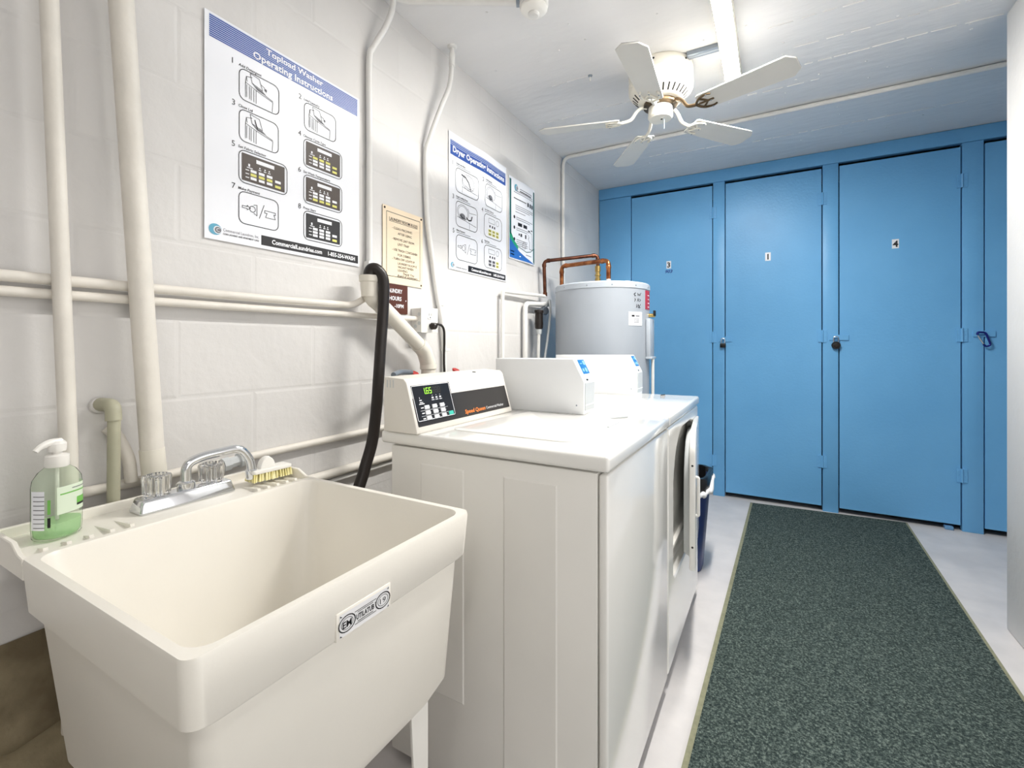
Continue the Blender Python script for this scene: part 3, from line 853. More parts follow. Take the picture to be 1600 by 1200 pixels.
pipe('vertical_pipe', 'narrow white painted pipe rising behind the soap bottle', 'pipe', [(.045, .392, .05), (.045, .387, .93), (.045, .357, 1.85), (.045, .339, ZC)], .0150, fillet=0)
vp = thing('drain_pipe', 'thick white painted drain pipe rising behind the faucet', 'pipe', (.05, .53, .05))
obj('pipe', MB().tube([(.05, .539, .02), (.05, .539, .82), (.05, .533, .92), (.05, .474, 1.93), (.05, .441, ZC)], .0235, 18), 'pipe_paint', vp)
obj('coupling', MB().tube([(.05, .539, .76), (.05, .5385, .845), (.05, .533, .908)], .0248, 18), 'pvc', vp)
vt = thing('vent_pipe', 'short grey elbowed pipe coming out of the wall between the two upright pipes', 'pipe', (.055, .462, .5))
obj('elbow', MB().tube([(.002, .452, 1.018), (.055, .458, 1.018), (.057, .458, .985)], .0150, 14, .028), 'pvc_old', vt)
obj('drop_pipe', MB().tube([(.057, .459, 1.0), (.063, .455, .70), (.075, .455, .55)], .0118, 14, .02), 'pvc_old', vt)
obj('putty', MB().lathe([(.020, 0), (.018, .006), (.012, .010)], (.001, .452, 1.016), (1, 0, 0), 12), 'wall_paint', vt)
pipe('branch_pipe', 'white crooked pipe stub behind the grey elbowed pipe', 'pipe', [(.012, .462, .965), (.018, .478, .945), (.026, .498, .89), (.028, .502, .835)], .0125, 'pipe_paint', .02)

hp = thing('wall_conduit', 'upper of two long white conduits running to the black hose', 'conduit', (.03, .7, 1.28))
obj('conduit', MB().tube([(.026, -.5, 1.283), (.026, .80, 1.288), (.026, 1.135, 1.292), (.03, 1.165, 1.300), (.035, 1.215, 1.330)], .0118, 14, .02), 'pipe_paint', hp)
hp = thing('wall_conduit', 'lower of two long white conduits, running into the outlet box', 'conduit', (.03, .7, 1.25))
obj('conduit', MB().tube([(.024, -.5, 1.255), (.024, .80, 1.257), (.024, 1.28, 1.260), (.03, 1.50, 1.262)], .0105, 14, .02), 'pipe_paint', hp)
pipe('low_pipe', 'white water pipe running low behind the sink and the black hose', 'pipe', [(.0125, .41, .829), (.0125, .56, .829), (.0125, 1.26, .834), (.0125, 2.3, .836)], .0115, 'pipe_paint', 0)
pipe('low_pipe', 'thicker white pipe running below the low water pipe behind the washer', 'pipe', [(.020, .60, .716), (.020, 2.3, .722)], .0150, 'pipe_paint', 0)
pipe('low_pipe', 'thin white pipe lowest on the wall behind the washer', 'pipe', [(.014, .60, .688), (.014, 2.3, .694)], .0075, 'pipe_paint_white', 0)

vf = thing('pipe_union', 'grey threaded union on the low water pipe behind the faucet spout', 'fitting', (.03, .68, .82))
obj('union_nut', MB().lathe([(.012, -.03), (.019, -.03), (.019, -.012), (.015, -.010), (.015, .012), (.021, .014), (.021, .026), (.012, .030)], (.040, .728, .832), (0, 1, .1), 8), 'coin_grey', vf, angle=20)
obj('stub', MB().tube([(.002, .70, .830), (.040, .70, .830), (.040, .775, .837)], .0105, 12, .015), 'coin_grey', vf)

# vertical conduits
c1 = thing('bent_conduit', 'white conduit bending out to the ceiling beside the large washer poster', 'conduit', (.02, 1.24, 1.4))
obj('conduit', MB().tube(spline([(.016, 1.239, 1.38), (.016, 1.239, 1.9), (.016, 1.238, 2.20), (.026, 1.250, 2.262), (.046, 1.290, 2.352), (.058, 1.313, 2.43), (.06, 1.318, ZC)], 8), .0112, 14), 'pipe_paint_white', c1)
st = obj('strap', MB().box(.0, .029, 1.224, 1.262, 1.428, 1.462), 'pipe_paint_white', c1, bevel=.003)
mb = MB()
for z in (1.435, 1.455): mb.lathe([(.004, 0), (.003, .002)], (.028, 1.255, z), (1, 0, 0), 8)
obj('strap_screws', mb, 'zinc', st)
c2 = thing('bent_conduit', 'white conduit curving down the wall beside the dryer poster to behind the washer', 'conduit', (.02, 1.6, 1.0))
obj('conduit', MB().tube(spline([(.016, 1.690, .87), (.016, 1.688, 1.10), (.016, 1.672, 1.25), (.016, 1.642, 1.36), (.016, 1.592, 1.58), (.016, 1.566, 1.72), (.016, 1.558, 1.96), (.03, 1.571, 2.05), (.05, 1.622, 2.20), (.06, 1.668, 2.31), (.062, 1.684, 2.42), (.062, 1.686, ZC)], 6), .0108, 14), 'pipe_paint_white', c2)
obj('connector', MB().tube([(.062, 1.684, 2.405), (.062, 1.686, 2.465)], .0140, 14), 'pipe_paint_white', c2)
obj('ceiling_flange', MB().lathe([(.022, 0), (.020, .006), (.014, .010)], (.062, 1.686, ZC), (0, 0, -1), 14), 'pipe_paint_white', c2)
for y, z in ((1.652, 1.335), (1.688, 1.13)):
    obj('strap', MB().box(.0, .028, y - .006, y + .030, z - .006, z + .006), 'pipe_paint_white', c2, bevel=.002)

# outlet box, plug and cord
ob = thing('outlet_box', 'white electrical outlet box on the wall above the washer console', 'outlet', (.03, 1.535, 1.205))
obj('box', MB().box(.0, .055, 1.483, 1.586, 1.207, 1.306), 'pipe_paint_white', ob, bevel=.003)
fpz = obj('cover_plate', MB().box(.055, .059, 1.480, 1.589, 1.204, 1.309), 'white_plastic', ob, bevel=.002)
for z in (1.277, 1.233):
    R = rrect(1.518, 1.552, z - .016, z + .016, .008, 4)
    rc = obj('receptacle', MB().loft([[(.0585, y, zz) for y, zz in R], [(.0612, y, zz) for y, zz in R]]), 'pipe_paint_white', fpz)
    mb = MB().box(.0608, .0616, 1.527, 1.529, z - .002, z + .009).box(.0608, .0616, 1.540, 1.542, z - .002, z + .009)
    mb.lathe([(.003, 0), (.003, .0006)], (.0608, 1.535, z - .009), (1, 0, 0), 10)
    obj('slots', mb, 'black', rc)
mb = MB()
for y, z in ((1.5, 1.2305), (1.5, 1.26), (1.52, 1.243), (1.52, 1.28)): mb.lathe([(.008, 0), (.008, .0008)], (y - 1.475, 1.4828, z), (0, -1, 0), 14)
obj('knockouts', mb, 'coin_grey', ob)
co = thing('power_cord', 'black power cord plugged into the white outlet box', 'cord', (.08, 1.56, .9))
obj('plug', MB().lathe([(.011, 0), (.015, .004), (.014, .022), (.008, .028)], (.0615, 1.537, 1.232), (1, .25, 0), 14), 'black_rubber', co)
obj('cord', MB().tube(spline([(.078, 1.541, 1.236), (.092, 1.556, 1.240), (.096, 1.580, 1.222), (.094, 1.588, 1.17), (.092, 1.590, 1.05), (.12, 1.590, .80), (.30, 1.56, .35), (.385, 1.54, .30)], 8), .0052, 10), 'black_rubber', co)

# washer valves behind the console
for y, lab in ((1.435, 'red water valve wheel behind the near end of the washer console'), (1.714, 'red water valve wheel behind the far end of the washer console')):
    v_ = thing('water_valve', lab, 'valve', (.05, y, .98), 'red water valves behind the washer')
    obj('valve_body', MB().tube([(.0, y, 1.02), (.05, y, 1.02), (.075, y, .99), (.075, y, .95)], .010, 10, .012), 'zinc', v_)
    mb = MB()
    n = 20
    for i in range(n):
        pass
    mb.lathe([(.006, .010), (.017, .012), (.020, .016), (.018, .021), (.006, .020)], (.055, y, 1.022), (.5, 0, 1), 7)
    obj('wheel', mb, 'red_plastic', v_, angle=10)
    obj('supply_hose', MB().tube(spline([(.075, y, .96), (.08, y + .01, .90), (.16, y + .02, .70), (.35, y, .62)], 8), .009, 10), 'zinc', v_)
pipe('corrugated_hose', 'pale corrugated hose end showing behind the washer console', 'hose', [(.14, 1.235, 1.045), (.11, 1.30, 1.052), (.075, 1.40, 1.045)], .0095, 'zinc', .02)

# standpipe drain and black hose
sp = thing('standpipe', 'white plastic drain pipe with flared cup and diagonal run behind the washer', 'drain', (.07, 1.3, .9))
obj('funnel_cup', MB().lathe([(.0275, -.075), (.0285, -.06), (.0315, -.024), (.0350, -.021), (.0365, 0), (.032, 0), (.029, -.05)], (.072, 1.186, 1.398), seg=24), 'pvc', sp)
obj('pipe', MB().tube([(.072, 1.188, 1.36), (.072, 1.196, 1.320), (.07, 1.255, 1.290), (.07, 1.333, 1.236), (.07, 1.485, 1.129), (.07, 1.510, 1.06)], .0285, 18, .04), 'pvc', sp)
obj('coupling', MB().tube([(.07, 1.450, 1.154), (.07, 1.485, 1.129), (.07, 1.510, 1.072)], .0318, 18, .03), 'pvc', sp)
obj('lower_pipe', MB().tube([(.07, 1.510, 1.080), (.07, 1.511, 1.035), (.07, 1.511, .3)], .0300, 18), 'pvc', sp)
obj('cup_rim', MB().lathe([(.0345, 0), (.0345, -.018), (.031, -.022)], (.07, 1.511, 1.072), seg=24), 'pvc', sp)
tag(obj('drain_hose', MB().tube(spline([(.075, 1.188, 1.33), (.080, 1.176, 1.392), (.090, 1.176, 1.418), (.104, 1.188, 1.420), (.115, 1.206, 1.395), (.118, 1.211, 1.35), (.118, 1.206, 1.26), (.118, 1.195, 1.15), (.118, 1.183, 1.016), (.118, 1.174, .927), (.120, 1.153, .819), (.125, 1.112, .728), (.14, 1.06, .62), (.20, 1.04, .47), (.33, 1.03, .38), (.372, 1.03, .38)], 10), .0195, 18), 'black_rubber', None),
    'black rubber drain hose hooked into the white standpipe cup', 'hose')

# ================================================================== POSTERS AND SIGNS
def rule(sh, key, u0, v0, u1, h):          # a line of print too small to read
    sh.rect(key, u0, v0, u1, v0 + h, 2)

def washer_pic(sh, u0, v0, s, lid=1, arrow=False):
    """line drawing of an open top loader in a box of size s"""
    P_ = lambda pts: [(u0 + a * s, v0 + b * s) for a, b in pts]
    k = ('black_print', 'ink_black'); w = .0014
    for pts in ([(.10, .08), (.10, .52), (.13, .70), (.30, .74)], [(.10, .52), (.42, .42), (.95, .30)], [(.42, .42), (.42, .03)], [(.95, .30), (.93, .0)],
                [(.14, .46), (.14, .10)], [(.22, .44), (.22, .08)], [(.27, .43), (.27, .06)], [(.35, .41), (.35, .05)],
                [(.13, .70), (.15, .56)], [(.30, .58), (.24, .84), (.52, .80), (.62, .50), (.30, .58)], [(.30, .58), (.45, .46), (.64, .42)], [(.64, .42), (.95, .33)]):
        sh.line(k, P_(pts), w, 2)
    sh.poly(('grey_print', 'ink_grey'), P_([(.36, .54), (.60, .49), (.74, .42), (.50, .45)]), 2)
    if lid == 2:
        sh.line(k, P_([(.38, .72), (.42, .60), (.46, .50)]), .003, 3)
    if lid == 1:
        sh.disc(('grey_print', 'ink_grey'), P_([(.72, .56)])[0], .04 * s, 2)
        sh.line(k, P_([(.58, .66), (.68, .62), (.74, .50)]), w, 2)

def keypad_pic(sh, u0, v0, u1, v1, hi, panel):
    q_ = len(sh.L)
    k = ('panel_print', panel, q_)
    w, h = u1 - u0, v1 - v0
    P_ = lambda a, b: (u0 + a * w, v0 + b * h)
    sh.rect(k, u0, v0, u1, v1, 2, .002)
    sh.rect(('panel_marks', 'ink_white', q_), *P_(.32, .76), *P_(.74, .90), 3)
    for x in (.40, .52, .62):
        sh.disc(('panel_marks', 'ink_white', q_), P_(x, .62), .0022, 3); sh.rect(('panel_marks', 'ink_white', q_), *P_(x - .03, .53), *P_(x + .03, .56), 3)
    sh.rect(('panel_marks', 'ink_white', q_), *P_(.14, .56), *P_(.18, .66), 3); sh.rect(('panel_marks', 'ink_white', q_), *P_(.11, .50), *P_(.24, .53), 3)
    for r_ in range(3):
        sh.rect(('panel_marks', 'ink_white', q_), *P_(.08, .40 - r_ * .135), *P_(.16, .43 - r_ * .135), 3)
        for c_ in range(3):
            key = ('yellow_buttons', 'ink_yellow', q_) if r_ == hi else ('panel_marks', 'ink_white', q_)
            sh.rect(key, *P_(.19 + c_ * .185, .37 - r_ * .135), *P_(.325 + c_ * .185, .47 - r_ * .135), 3, .001)
    sh.rect(('yellow_buttons', 'ink_yellow', q_) if hi == 0 else ('panel_marks', 'ink_white', q_), *P_(.76, .27), *P_(.90, .37), 3, .001)
    sh.rect(('yellow_buttons', 'ink_yellow', q_), *P_(.76, .08), *P_(.90, .18), 3, .001)

def payment_pic(sh, u0, v0, u1, v1):
    k = ('black_print', 'ink_black'); w, h = u1 - u0, v1 - v0
    P_ = lambda pts: [(u0 + a * w, v0 + b * h) for a, b in pts]
    sh.line(k, P_([(.08, .56), (.20, .56), (.20, .60), (.28, .53), (.20, .46), (.20, .50), (.08, .50), (.08, .56)]), .0016, 2)
    sh.ring(k, P_([(.33, .52)])[0], .07 * w, .0016, 2)
    sh.line(k, P_([(.36, .66), (.44, .68), (.44, .34), (.36, .40)]), .0016, 2)
    sh.line(k, P_([(.50, .28), (.62, .74)]), .0018, 2)
    sh.line(k, P_([(.64, .58), (.92, .58), (.92, .50), (.88, .50), (.92, .36), (.66, .36), (.70, .50), (.64, .50), (.64, .58)]), .0016, 2)

def logo(sh, c, s):
    t = ('logo', 'ink_teal')
    sh.disc(t, c, s, 2, .9)
    sh.disc(('logo_white', 'ink_white'), (c[0] + s * .35, c[1] - s * .05), s * .62, 3)
    sh.disc(('logo_grey', 'ink_grey'), (c[0] + s * .40, c[1] - s * .05), s * .50, 4)
    sh.text(('logo_white', 'ink_white'), 'C', c[0] + s * .40, c[1] - s * .34, h=s * .6, align='c', lay=5)

def band(sh, u0, v0, u1, v1, n=11):
    sh.rect(('blue_band', 'ink_blue'), u0, v0, u1, v1, 1)
    for i in range(n):
        v = v0 + (v1 - v0) * (i + .6) / n
        sh.rect(('band_stripes', 'ink_blue_light'), u0, v, u1, v + (v1 - v0) / n * .30, 2)

def poster(name, label, y0, z0, w, h, m='paper', curl=None):
    t = .0012
    r = thing(name, label, 'poster' if m == 'paper' else 'sign', (.004, y0 + w / 2, z0))
    sh = Sheet((.0045, y0, z0), (0, 1, 0), (0, 0, 1), .0004)
    sh.bend = curl
    nu, nv = (40, 16) if curl else (4, 4)
    vs = []; fs = []
    for k_ in (0, 1):
        for i in range(nu + 1):
            for j in range(nv + 1):
                u, v = w * i / nu, h * j / nv
                vs.append(sh.P((u, v), 0 if k_ == 0 else -t))
    N = (nu + 1) * (nv + 1)
    for i in range(nu):
        for j in range(nv):
            a = i * (nv + 1) + j
            fs.append((a, a + nv + 1, a + nv + 2, a + 1)); fs.append((N + a, N + a + 1, N + a + nv + 2, N + a + nv + 1))
    rim = [i * (nv + 1) for i in range(nu + 1)] + [nu * (nv + 1) + j for j in range(1, nv + 1)] + [i * (nv + 1) + nv for i in range(nu - 1, -1, -1)] + [j for j in range(nv - 1, 0, -1)]
    for i in range(len(rim)):
        a, b = rim[i], rim[(i + 1) % len(rim)]
        fs.append((a, N + a, N + b, b))
    obj('sheet', MB().add(vs, fs), m, r, smooth=False)
    return r, sh

# large washer poster
r, sh = poster('washer_poster', 'large white poster of numbered washer operating instructions', .672, 1.438, .529, .612)
band(sh, .012, .545, .520, .606)
sh.text(('title', 'ink_white'), 'Topload Washer', .172, .5815, .372, .019, 3, .02)
sh.text(('title', 'ink_white'), 'Operating Instructions', .132, .5515, .411, .0195, 3, .02)
boxes = {1: (.092, .414, .213, .502), 3: (.092, .296, .211, .386), 5: (.091, .178, .240, .270), 7: (.091, .061, .211, .152),
         2: (.301, .412, .424, .500), 4: (.299, .291, .450, .382), 6: (.299, .174, .450, .266), 8: (.299, .056, .450, .149)}
steps = {1: 'Add Detergent', 2: 'Load Laundry', 3: 'Close Lid', 4: 'Choose Cycle Type', 5: 'Set Fabric Selector', 6: 'Set Wash Temperature', 7: 'Make Payment', 8: 'Press Start'}
for n, (u0, v0, u1, v1) in boxes.items():
    sh.frame(K, u0, v0, u1, v1, .017, .0022, 2)
    sh.text(K, str(n), u0 - .020, v1 + .0015, h=.0165, lay=2)
    sh.text(K, steps[n], u0 - .002, v1 + .004, h=.0078, lay=2, shear=.15, bold=.01)
    if n in (1, 2, 3): washer_pic(sh, u0 + .008, v0 + .003, .098 if n != 2 else .096, 2 if n == 3 else 1)
    elif n == 7: payment_pic(sh, u0, v0, u1, v1)
    else: keypad_pic(sh, u0 + .008, v0 + .007, u1 - .008, v1 - .007, {5: 1, 4: 0, 6: 2, 8: 9}[n], 'ink_black' if n == 8 else 'ink_brown')
logo(sh, (.027, .028), .017)
sh.text(('grey_print', 'ink_grey'), 'Commercial Laundries, Inc.', .048, .027, .150, .0085, 2)
sh.text(K, 'COIN LAUNDRY AND APARTMENT CARD', .048, .0175, .150, .0050, 2, .02)
sh.rect(('black_strip', 'ink_black'), .157, .010, .523, .039, 1)
sh.text(('strip_lettering', 'ink_white'), 'CommercialLaundries.com', .190, .0185, .368, .0135, 3, .03)
sh.text(('strip_lettering', 'ink_white', 2), '1-855-254-WASH', .392, .0185, .508, .0135, 3, .03)
sh.build(r)

# dryer poster
r, sh = poster('dryer_poster', 'white poster of numbered dryer operating instructions above the dryer', 1.737, 1.51, .532, .645,
               curl=lambda u, v: .010 * math.exp(-((u - .30) / .11) ** 2) * max(0, (v - .25) / .395))
def vgrid(u0, v0, u1, v1, key, lay, n=44):
    for i in range(n): sh.rect(key, u0 + (u1 - u0) * i / n, v0, u0 + (u1 - u0) * (i + 1) / n, v1, lay)
v0, v1 = .540, .609
vgrid(.011, v0, .523, v1, ('blue_band', 'ink_blue'), 1)
for i in range(3):
    vgrid(.011, v0 + .047 + i * .008, .523, v0 + .049 + i * .008, ('band_stripes', 'ink_blue_light'), 2)
sh.text(('title', 'ink_white'), 'Dryer Operating Instructions', .030, .5565, .505, .028, 3, .03)
boxes = {1: (.052, .377, .244, .492), 2: (.304, .375, .483, .491), 3: (.054, .213, .236, .334), 4: (.300, .214, .480, .334), 5: (.056, .053, .237, .173), 6: (.302, .052, .480, .170)}
steps = {1: 'Clean Lint Filter', 2: 'Load Laundry', 3: 'Keep Loading Door', 4: 'Set Fabric Selector', 5: 'Make Payment', 6: 'Push Start'}
G = ('grey_print', 'ink_grey')
for n, (u0, v0, u1, v1) in boxes.items():
    sh.frame(K, u0, v0, u1, v1, .026, .0028, 2)
    sh.text(K, str(n), u0 - .026, v1 + .002, h=.022, lay=2)
    sh.text(K, steps[n], u0 + .004, v1 + .016, h=.0085, lay=2, bold=.02)
    rule(sh, G, u0 + .004, v1 + .008, u0 + .120, .0025)
    w, h = u1 - u0, v1 - v0
    P_ = lambda pts: [(u0 + a * w, v0 + b * h) for a, b in pts]
    if n in (1, 2, 3):
        c = P_([(.55, .58)])[0] if n == 1 else P_([(.32, .62)])[0]
        sh.ring(K, c, .26 * w, .0018, 2, .75); sh.ring(G, c, .21 * w, .0016, 2, .75)
        sh.line(K, P_([(.28, .30), (.95, .22)] if n == 1 else [(.05, .38), (.95, .22)]), .0018, 2)
        sh.line(G, P_([(.28, .88), (.28, .05)]) if n == 1 else P_([(.62, .30), (.62, .03)]), .0016, 2)
        if n == 1:
            sh.line(('black_arrow', 'ink_black'), P_([(.25, .80), (.42, .76), (.56, .60), (.64, .34)]), .0055, 3)
            sh.line(K, P_([(.42, .42), (.66, .30), (.78, .34)]), .0018, 2)
        else:
            sh.disc(('pale_grey_print', 'ink_grey'), P_([(.30, .46)])[0], .12 * w, 3, .6)
            sh.line(K, P_([(.20, .50), (.28, .40), (.42, .38)]), .004, 4)
            sh.line(K, P_([(.55, .86), (.62, .70), (.95, .74)]), .0016, 2)
            if n == 3: sh.line(K, P_([(.48, .46), (.58, .38), (.70, .42), (.74, .58)]), .006, 4)
    elif n == 5: payment_pic(sh, u0, v0, u1, v1)
    else:
        sh.line(K, P_([(.25, .86), (.58, .86), (.58, .66), (.25, .66), (.25, .86)]), .0016, 2)
        sh.ring(K, P_([(.74, .76)])[0], .08 * w, .0016, 2)
        for x in (.32, .46, .58): sh.rect(K, *P_([(x - .03, .46)])[0], *P_([(x + .03, .56)])[0], 2)
        for a in range(3):
            for b in range(2):
                key = ('yellow_print', 'ink_yellow') if (n == 4 or a == 2) else ('pale_grey_print', 'ink_grey')
                sh.rect(key, *P_([(.24 + a * .21, .10 + b * .15)])[0], *P_([(.40 + a * .21, .22 + b * .15)])[0], 2, .003)
                sh.rect(K, *P_([(.27 + a * .21, .14 + b * .15)])[0], *P_([(.37 + a * .21, .17 + b * .15)])[0], 3)
logo(sh, (.028, .022), .014)
sh.text(K, 'Commercial Laundries, Inc.', .052, .012, .145, .0065, 2, .02)
sh.rect(('black_strip', 'ink_black'), .156, .006, .523, .037, 1)
sh.text(('strip_lettering', 'ink_white'), 'CommercialLaundries.com', .185, .015, .368, .0135, 3, .03)
sh.text(('strip_lettering', 'ink_white', 2), '1-855-254-WASH', .392, .015, .508, .0135, 3, .03)
sh.build(r)

# app notice with green bars and blue corner
r, sh = poster('notice_poster', 'narrow poster with dark green side bars and a blue bottom corner', 2.300, 1.653, .324, .475,
               curl=lambda u, v: .006 * math.sin(math.pi * min(1, max(0, (u - .1) / .224))))
GB = ('green_bar', 'ink_green')
for i in range(6):
    a, b = i / 6, (i + 1) / 6
    sh.rect(GB, .006, .10 + .36 * a, .026, .10 + .36 * b, 1)
    sh.rect(('green_bar', 'ink_green', 2), .300, .03 + .43 * a, .319, .03 + .43 * b, 1)
sh.poly(('green_bar', 'ink_green_bright'), [(.006, .150), (.026, .150), (.06, .112), (.11, .082), (.105, .060), (.006, .100)], 1)
bc_ = [(.006, .118), (.06, .085), (.12, .055), (.16, .042), (.20, .03), (.24, .022), (.28, .014), (.319, .0065)]
for a_, b_ in zip(bc_[:-1], bc_[1:]): sh.poly(('blue_corner', 'ink_royal'), [(a_[0], .006), (b_[0], .006), b_, a_], 2)
sh.poly(('green_corner', 'ink_green'), [(.319, .006), (.300, .02), (.300, .10), (.285, .098), (.319, .11)], 3)
sh.line(('green_curve', 'ink_green'), [(.11, .082), (.14, .076), (.20, .064), (.26, .076), (.30, .098)], .004, 3)
rule(sh, ('white_print', 'ink_white'), .018, .042, .085, .006); rule(sh, ('white_print', 'ink_white'), .018, .024, .135, .006)
logo(sh, (.085, .425), .022)
rule(sh, G, .125, .425, .275, .004); rule(sh, K, .125, .411, .265, .006)
for v, u0, u1 in ((.385, .07, .285), (.374, .055, .290), (.300, .075, .290), (.289, .075, .290), (.278, .075, .245), (.262, .075, .190), (.231, .085, .285), (.220, .085, .250), (.168, .085, .240), (.157, .085, .215), (.100, .085, .215), (.089, .085, .210), (.078, .085, .22), (.067, .1, .215)):
    rule(sh, G, u0, v + .02, u1, .0035)
rule(sh, K, .055, .358, .200, .005)
for u in (.215, .245, .272): sh.rect(('black_block', 'ink_black', u), u, .345, u + .018, .370, 2)
for v in (.249, .188, .120): sh.disc(('black_dot', 'ink_black', v), (.062, v), .010, 2)
sh.rect(('black_block', 'ink_black', 3), .105, .205, .150, .225, 2); sh.rect(('black_block', 'ink_black', 4), .165, .205, .210, .225, 2)
sh.rect(('black_block', 'ink_black', 5), .112, .150, .124, .162, 2); sh.rect(('black_block', 'ink_black', 6), .132, .146, .150, .164, 2); sh.rect(('black_block', 'ink_black', 7), .185, .144, .200, .168, 2)
sh.line(K, [(.225, .175), (.235, .160), (.225, .150), (.245, .130), (.24, .09), (.285, .09), (.275, .19), (.245, .195)], .003, 3)
sh.rect(('black_block', 'ink_black', 8), .222, .195, .250, .203, 3); sh.rect(('black_block', 'ink_black', 9), .262, .205, .285, .212, 3)
sh.ring(G, (.175, .10), .022, .002, 3, .9); sh.line(G, [(.15, .075), (.165, .12), (.185, .08), (.2, .115)], .002, 3)
sh.rect(G, .195, .045, .270, .049, 3)
sh.build(r)

# laundry rules
r, sh = poster('rules_sign', 'beige laundry room rules sign screwed to the wall beside the black hose', 1.318, 1.397, .234, .303, 'sign_beige')
sh.line(K, [(.020, .281), (.216, .281), (.216, .029), (.020, .029)], .0022, 1, True)
sh.text(K, 'LAUNDRY ROOM RULES', .034, .2495, .200, .0125, 2, .01)
sh.line(K, [(.034, .2465), (.200, .2465)], .0016, 1)
for s_, u0, u1, v in (('- CLEAN MACHINES', .050, .167, .2185), ('AFTER USING', .082, .164, .1995), ('- REMOVE LINT FROM', .050, .179, .1755), ('LINT TRAP', .082, .148, .1570),
                      ('- USE TRASH CONTAINER', .050, .200, .1325), ('FOR DEBRIS', .082, .158, .1140), ('- TURN OFF LIGHTS IF', .050, .182, .0950 + .002), ('LAUNDRY ROOM IS', .082, .196, .0800),
                      ('VACANT WHEN', .082, .174, .0650 + .001), ('LEAVING', .082, .138, .0525)):
    sh.text(K, s_, u0, v, u1, .0098, 2)
sh.text(K, 'Thank You', .112, .0415, .180, .0090, 2, .01, shear=.35)
sh.text(K, 'Board of Governors', .080, .0310, .200, .0088, 2, .01, shear=.35)
sh.build(r)
for u, v in ((.010, .293), (.224, .293), (.224, .010), (.010, .010)):
    obj('screw', MB().lathe([(.0045, 0), (.004, .0015), (.001, .0022)], (.0045, 1.318 + u, 1.397 + v), (1, 0, 0), 10), 'screw', r)

# hours sign
r, sh = poster('hours_sign', 'small dark brown laundry hours sign below the beige rules sign', 1.290, 1.278, .168, .117, 'sign_brown')
sh.text(('lettering', 'ink_white'), 'LAUNDRY', .048, .083, .136, .0165, 2, .02)
sh.text(('lettering', 'ink_white'), 'HOURS', .062, .053, .131, .0165, 2, .02)
sh.text(('lettering', 'ink_white'), '-10PM', .092, .024, .143, .0155, 2, .02)
sh.disc(('lettering', 'ink_white'), (.157, .055), .0025, 2)
sh.build(r)

# ================================================================== WATER HEATER AND ITS PIPES
HX, HY, HR = .409, 2.73, .280
wh = thing('water_heater', 'tall grey cylindrical water heater standing between the dryer and the closets', 'water heater', (HX, HY, 0))
tank = obj('tank', MB().lathe([(HR - .01, 0.02), (HR, .03), (HR, 1.475), (HR - .003, 1.478)], (HX, HY, 0), seg=64), 'tank_grey', wh)
obj('base_ring', MB().lathe([(HR - .02, 0), (HR - .02, .03)], (HX, HY, 0), seg=48), 'black', wh)
capo = obj('top_cap', MB().lathe([(HR + .003, 1.472), (HR + .003, 1.500), (HR - .004, 1.508), (HR - .06, 1.512), (.0, 1.514)], (HX, HY, 0), seg=64), 'tank_top', wh)
def polar(deg, r, z): return Vector((HX + r * math.cos(math.radians(deg)), HY + r * math.sin(math.radians(deg)), z))
mb = MB()
for a in (-120, -88, -60, -30, -4, 20): mb.lathe([(.004, 0), (.003, .0015)], polar(a, HR + .003, 1.486), Vector((math.cos(math.radians(a)), math.sin(math.radians(a)), 0)), 8)
obj('cap_screws', mb, 'zinc', capo)
def wrap(name, a0, a1, z0, z1, m, off, parent, thick=.0015):
    n = 10
    an = [a0 + (a1 - a0) * i / n for i in range(n + 1)]
    rings = [[polar(a, HR + off - .002, z0), polar(a, HR + off + thick, z0), polar(a, HR + off + thick, z1), polar(a, HR + off - .002, z1)] for a in an]
    return obj(name, MB().loft(rings), m, parent, angle=30)
wrap('red_label', -11, 6, 1.358, 1.466, 'red_label', 0, tank)
for i in range(4): wrap('label_stripe', -4, 2, 1.37 + i * .022, 1.374 + i * .022, 'ink_white', .0012, tank)
wl_ = wrap('white_label', -40, -19, 1.262, 1.338, 'paper', 0, tank)
wrap('label_print', -36, -32, 1.311, 1.321, 'ink_black', .0014, wl_)
wrap('label_print', -30, -24, 1.313, 1.318, 'ink_grey', .0014, wl_)
for z in (1.297, 1.288, 1.279): wrap('label_print', -33, -25, z, z + .002, 'ink_grey', .0014, wl_)
# marker handwriting
def mark(pts):
    return MB().tube([polar(a, HR + .0005, z) for a, z in pts], .0018, 6)
for pts in ([(-30, 1.444), (-32.5, 1.437), (-31, 1.428), (-29.5, 1.430)], [(-27, 1.444), (-26, 1.430), (-24.5, 1.440), (-23, 1.430), (-21, 1.446)],
            [(-31.5, 1.412), (-30, 1.408), (-31.5, 1.396)], [(-27.5, 1.398), (-26, 1.414), (-25, 1.398)], [(-23.5, 1.412), (-21.5, 1.405), (-23.5, 1.398)],
            [(-28.5, 1.380), (-28.7, 1.364), (-27, 1.368), (-26, 1.380)], [(-25.5, 1.380), (-24.2, 1.366), (-22, 1.382)], [(-26, 1.364), (-22, 1.364)]):
    obj('handwriting', mark(pts), 'ink_black', tank)
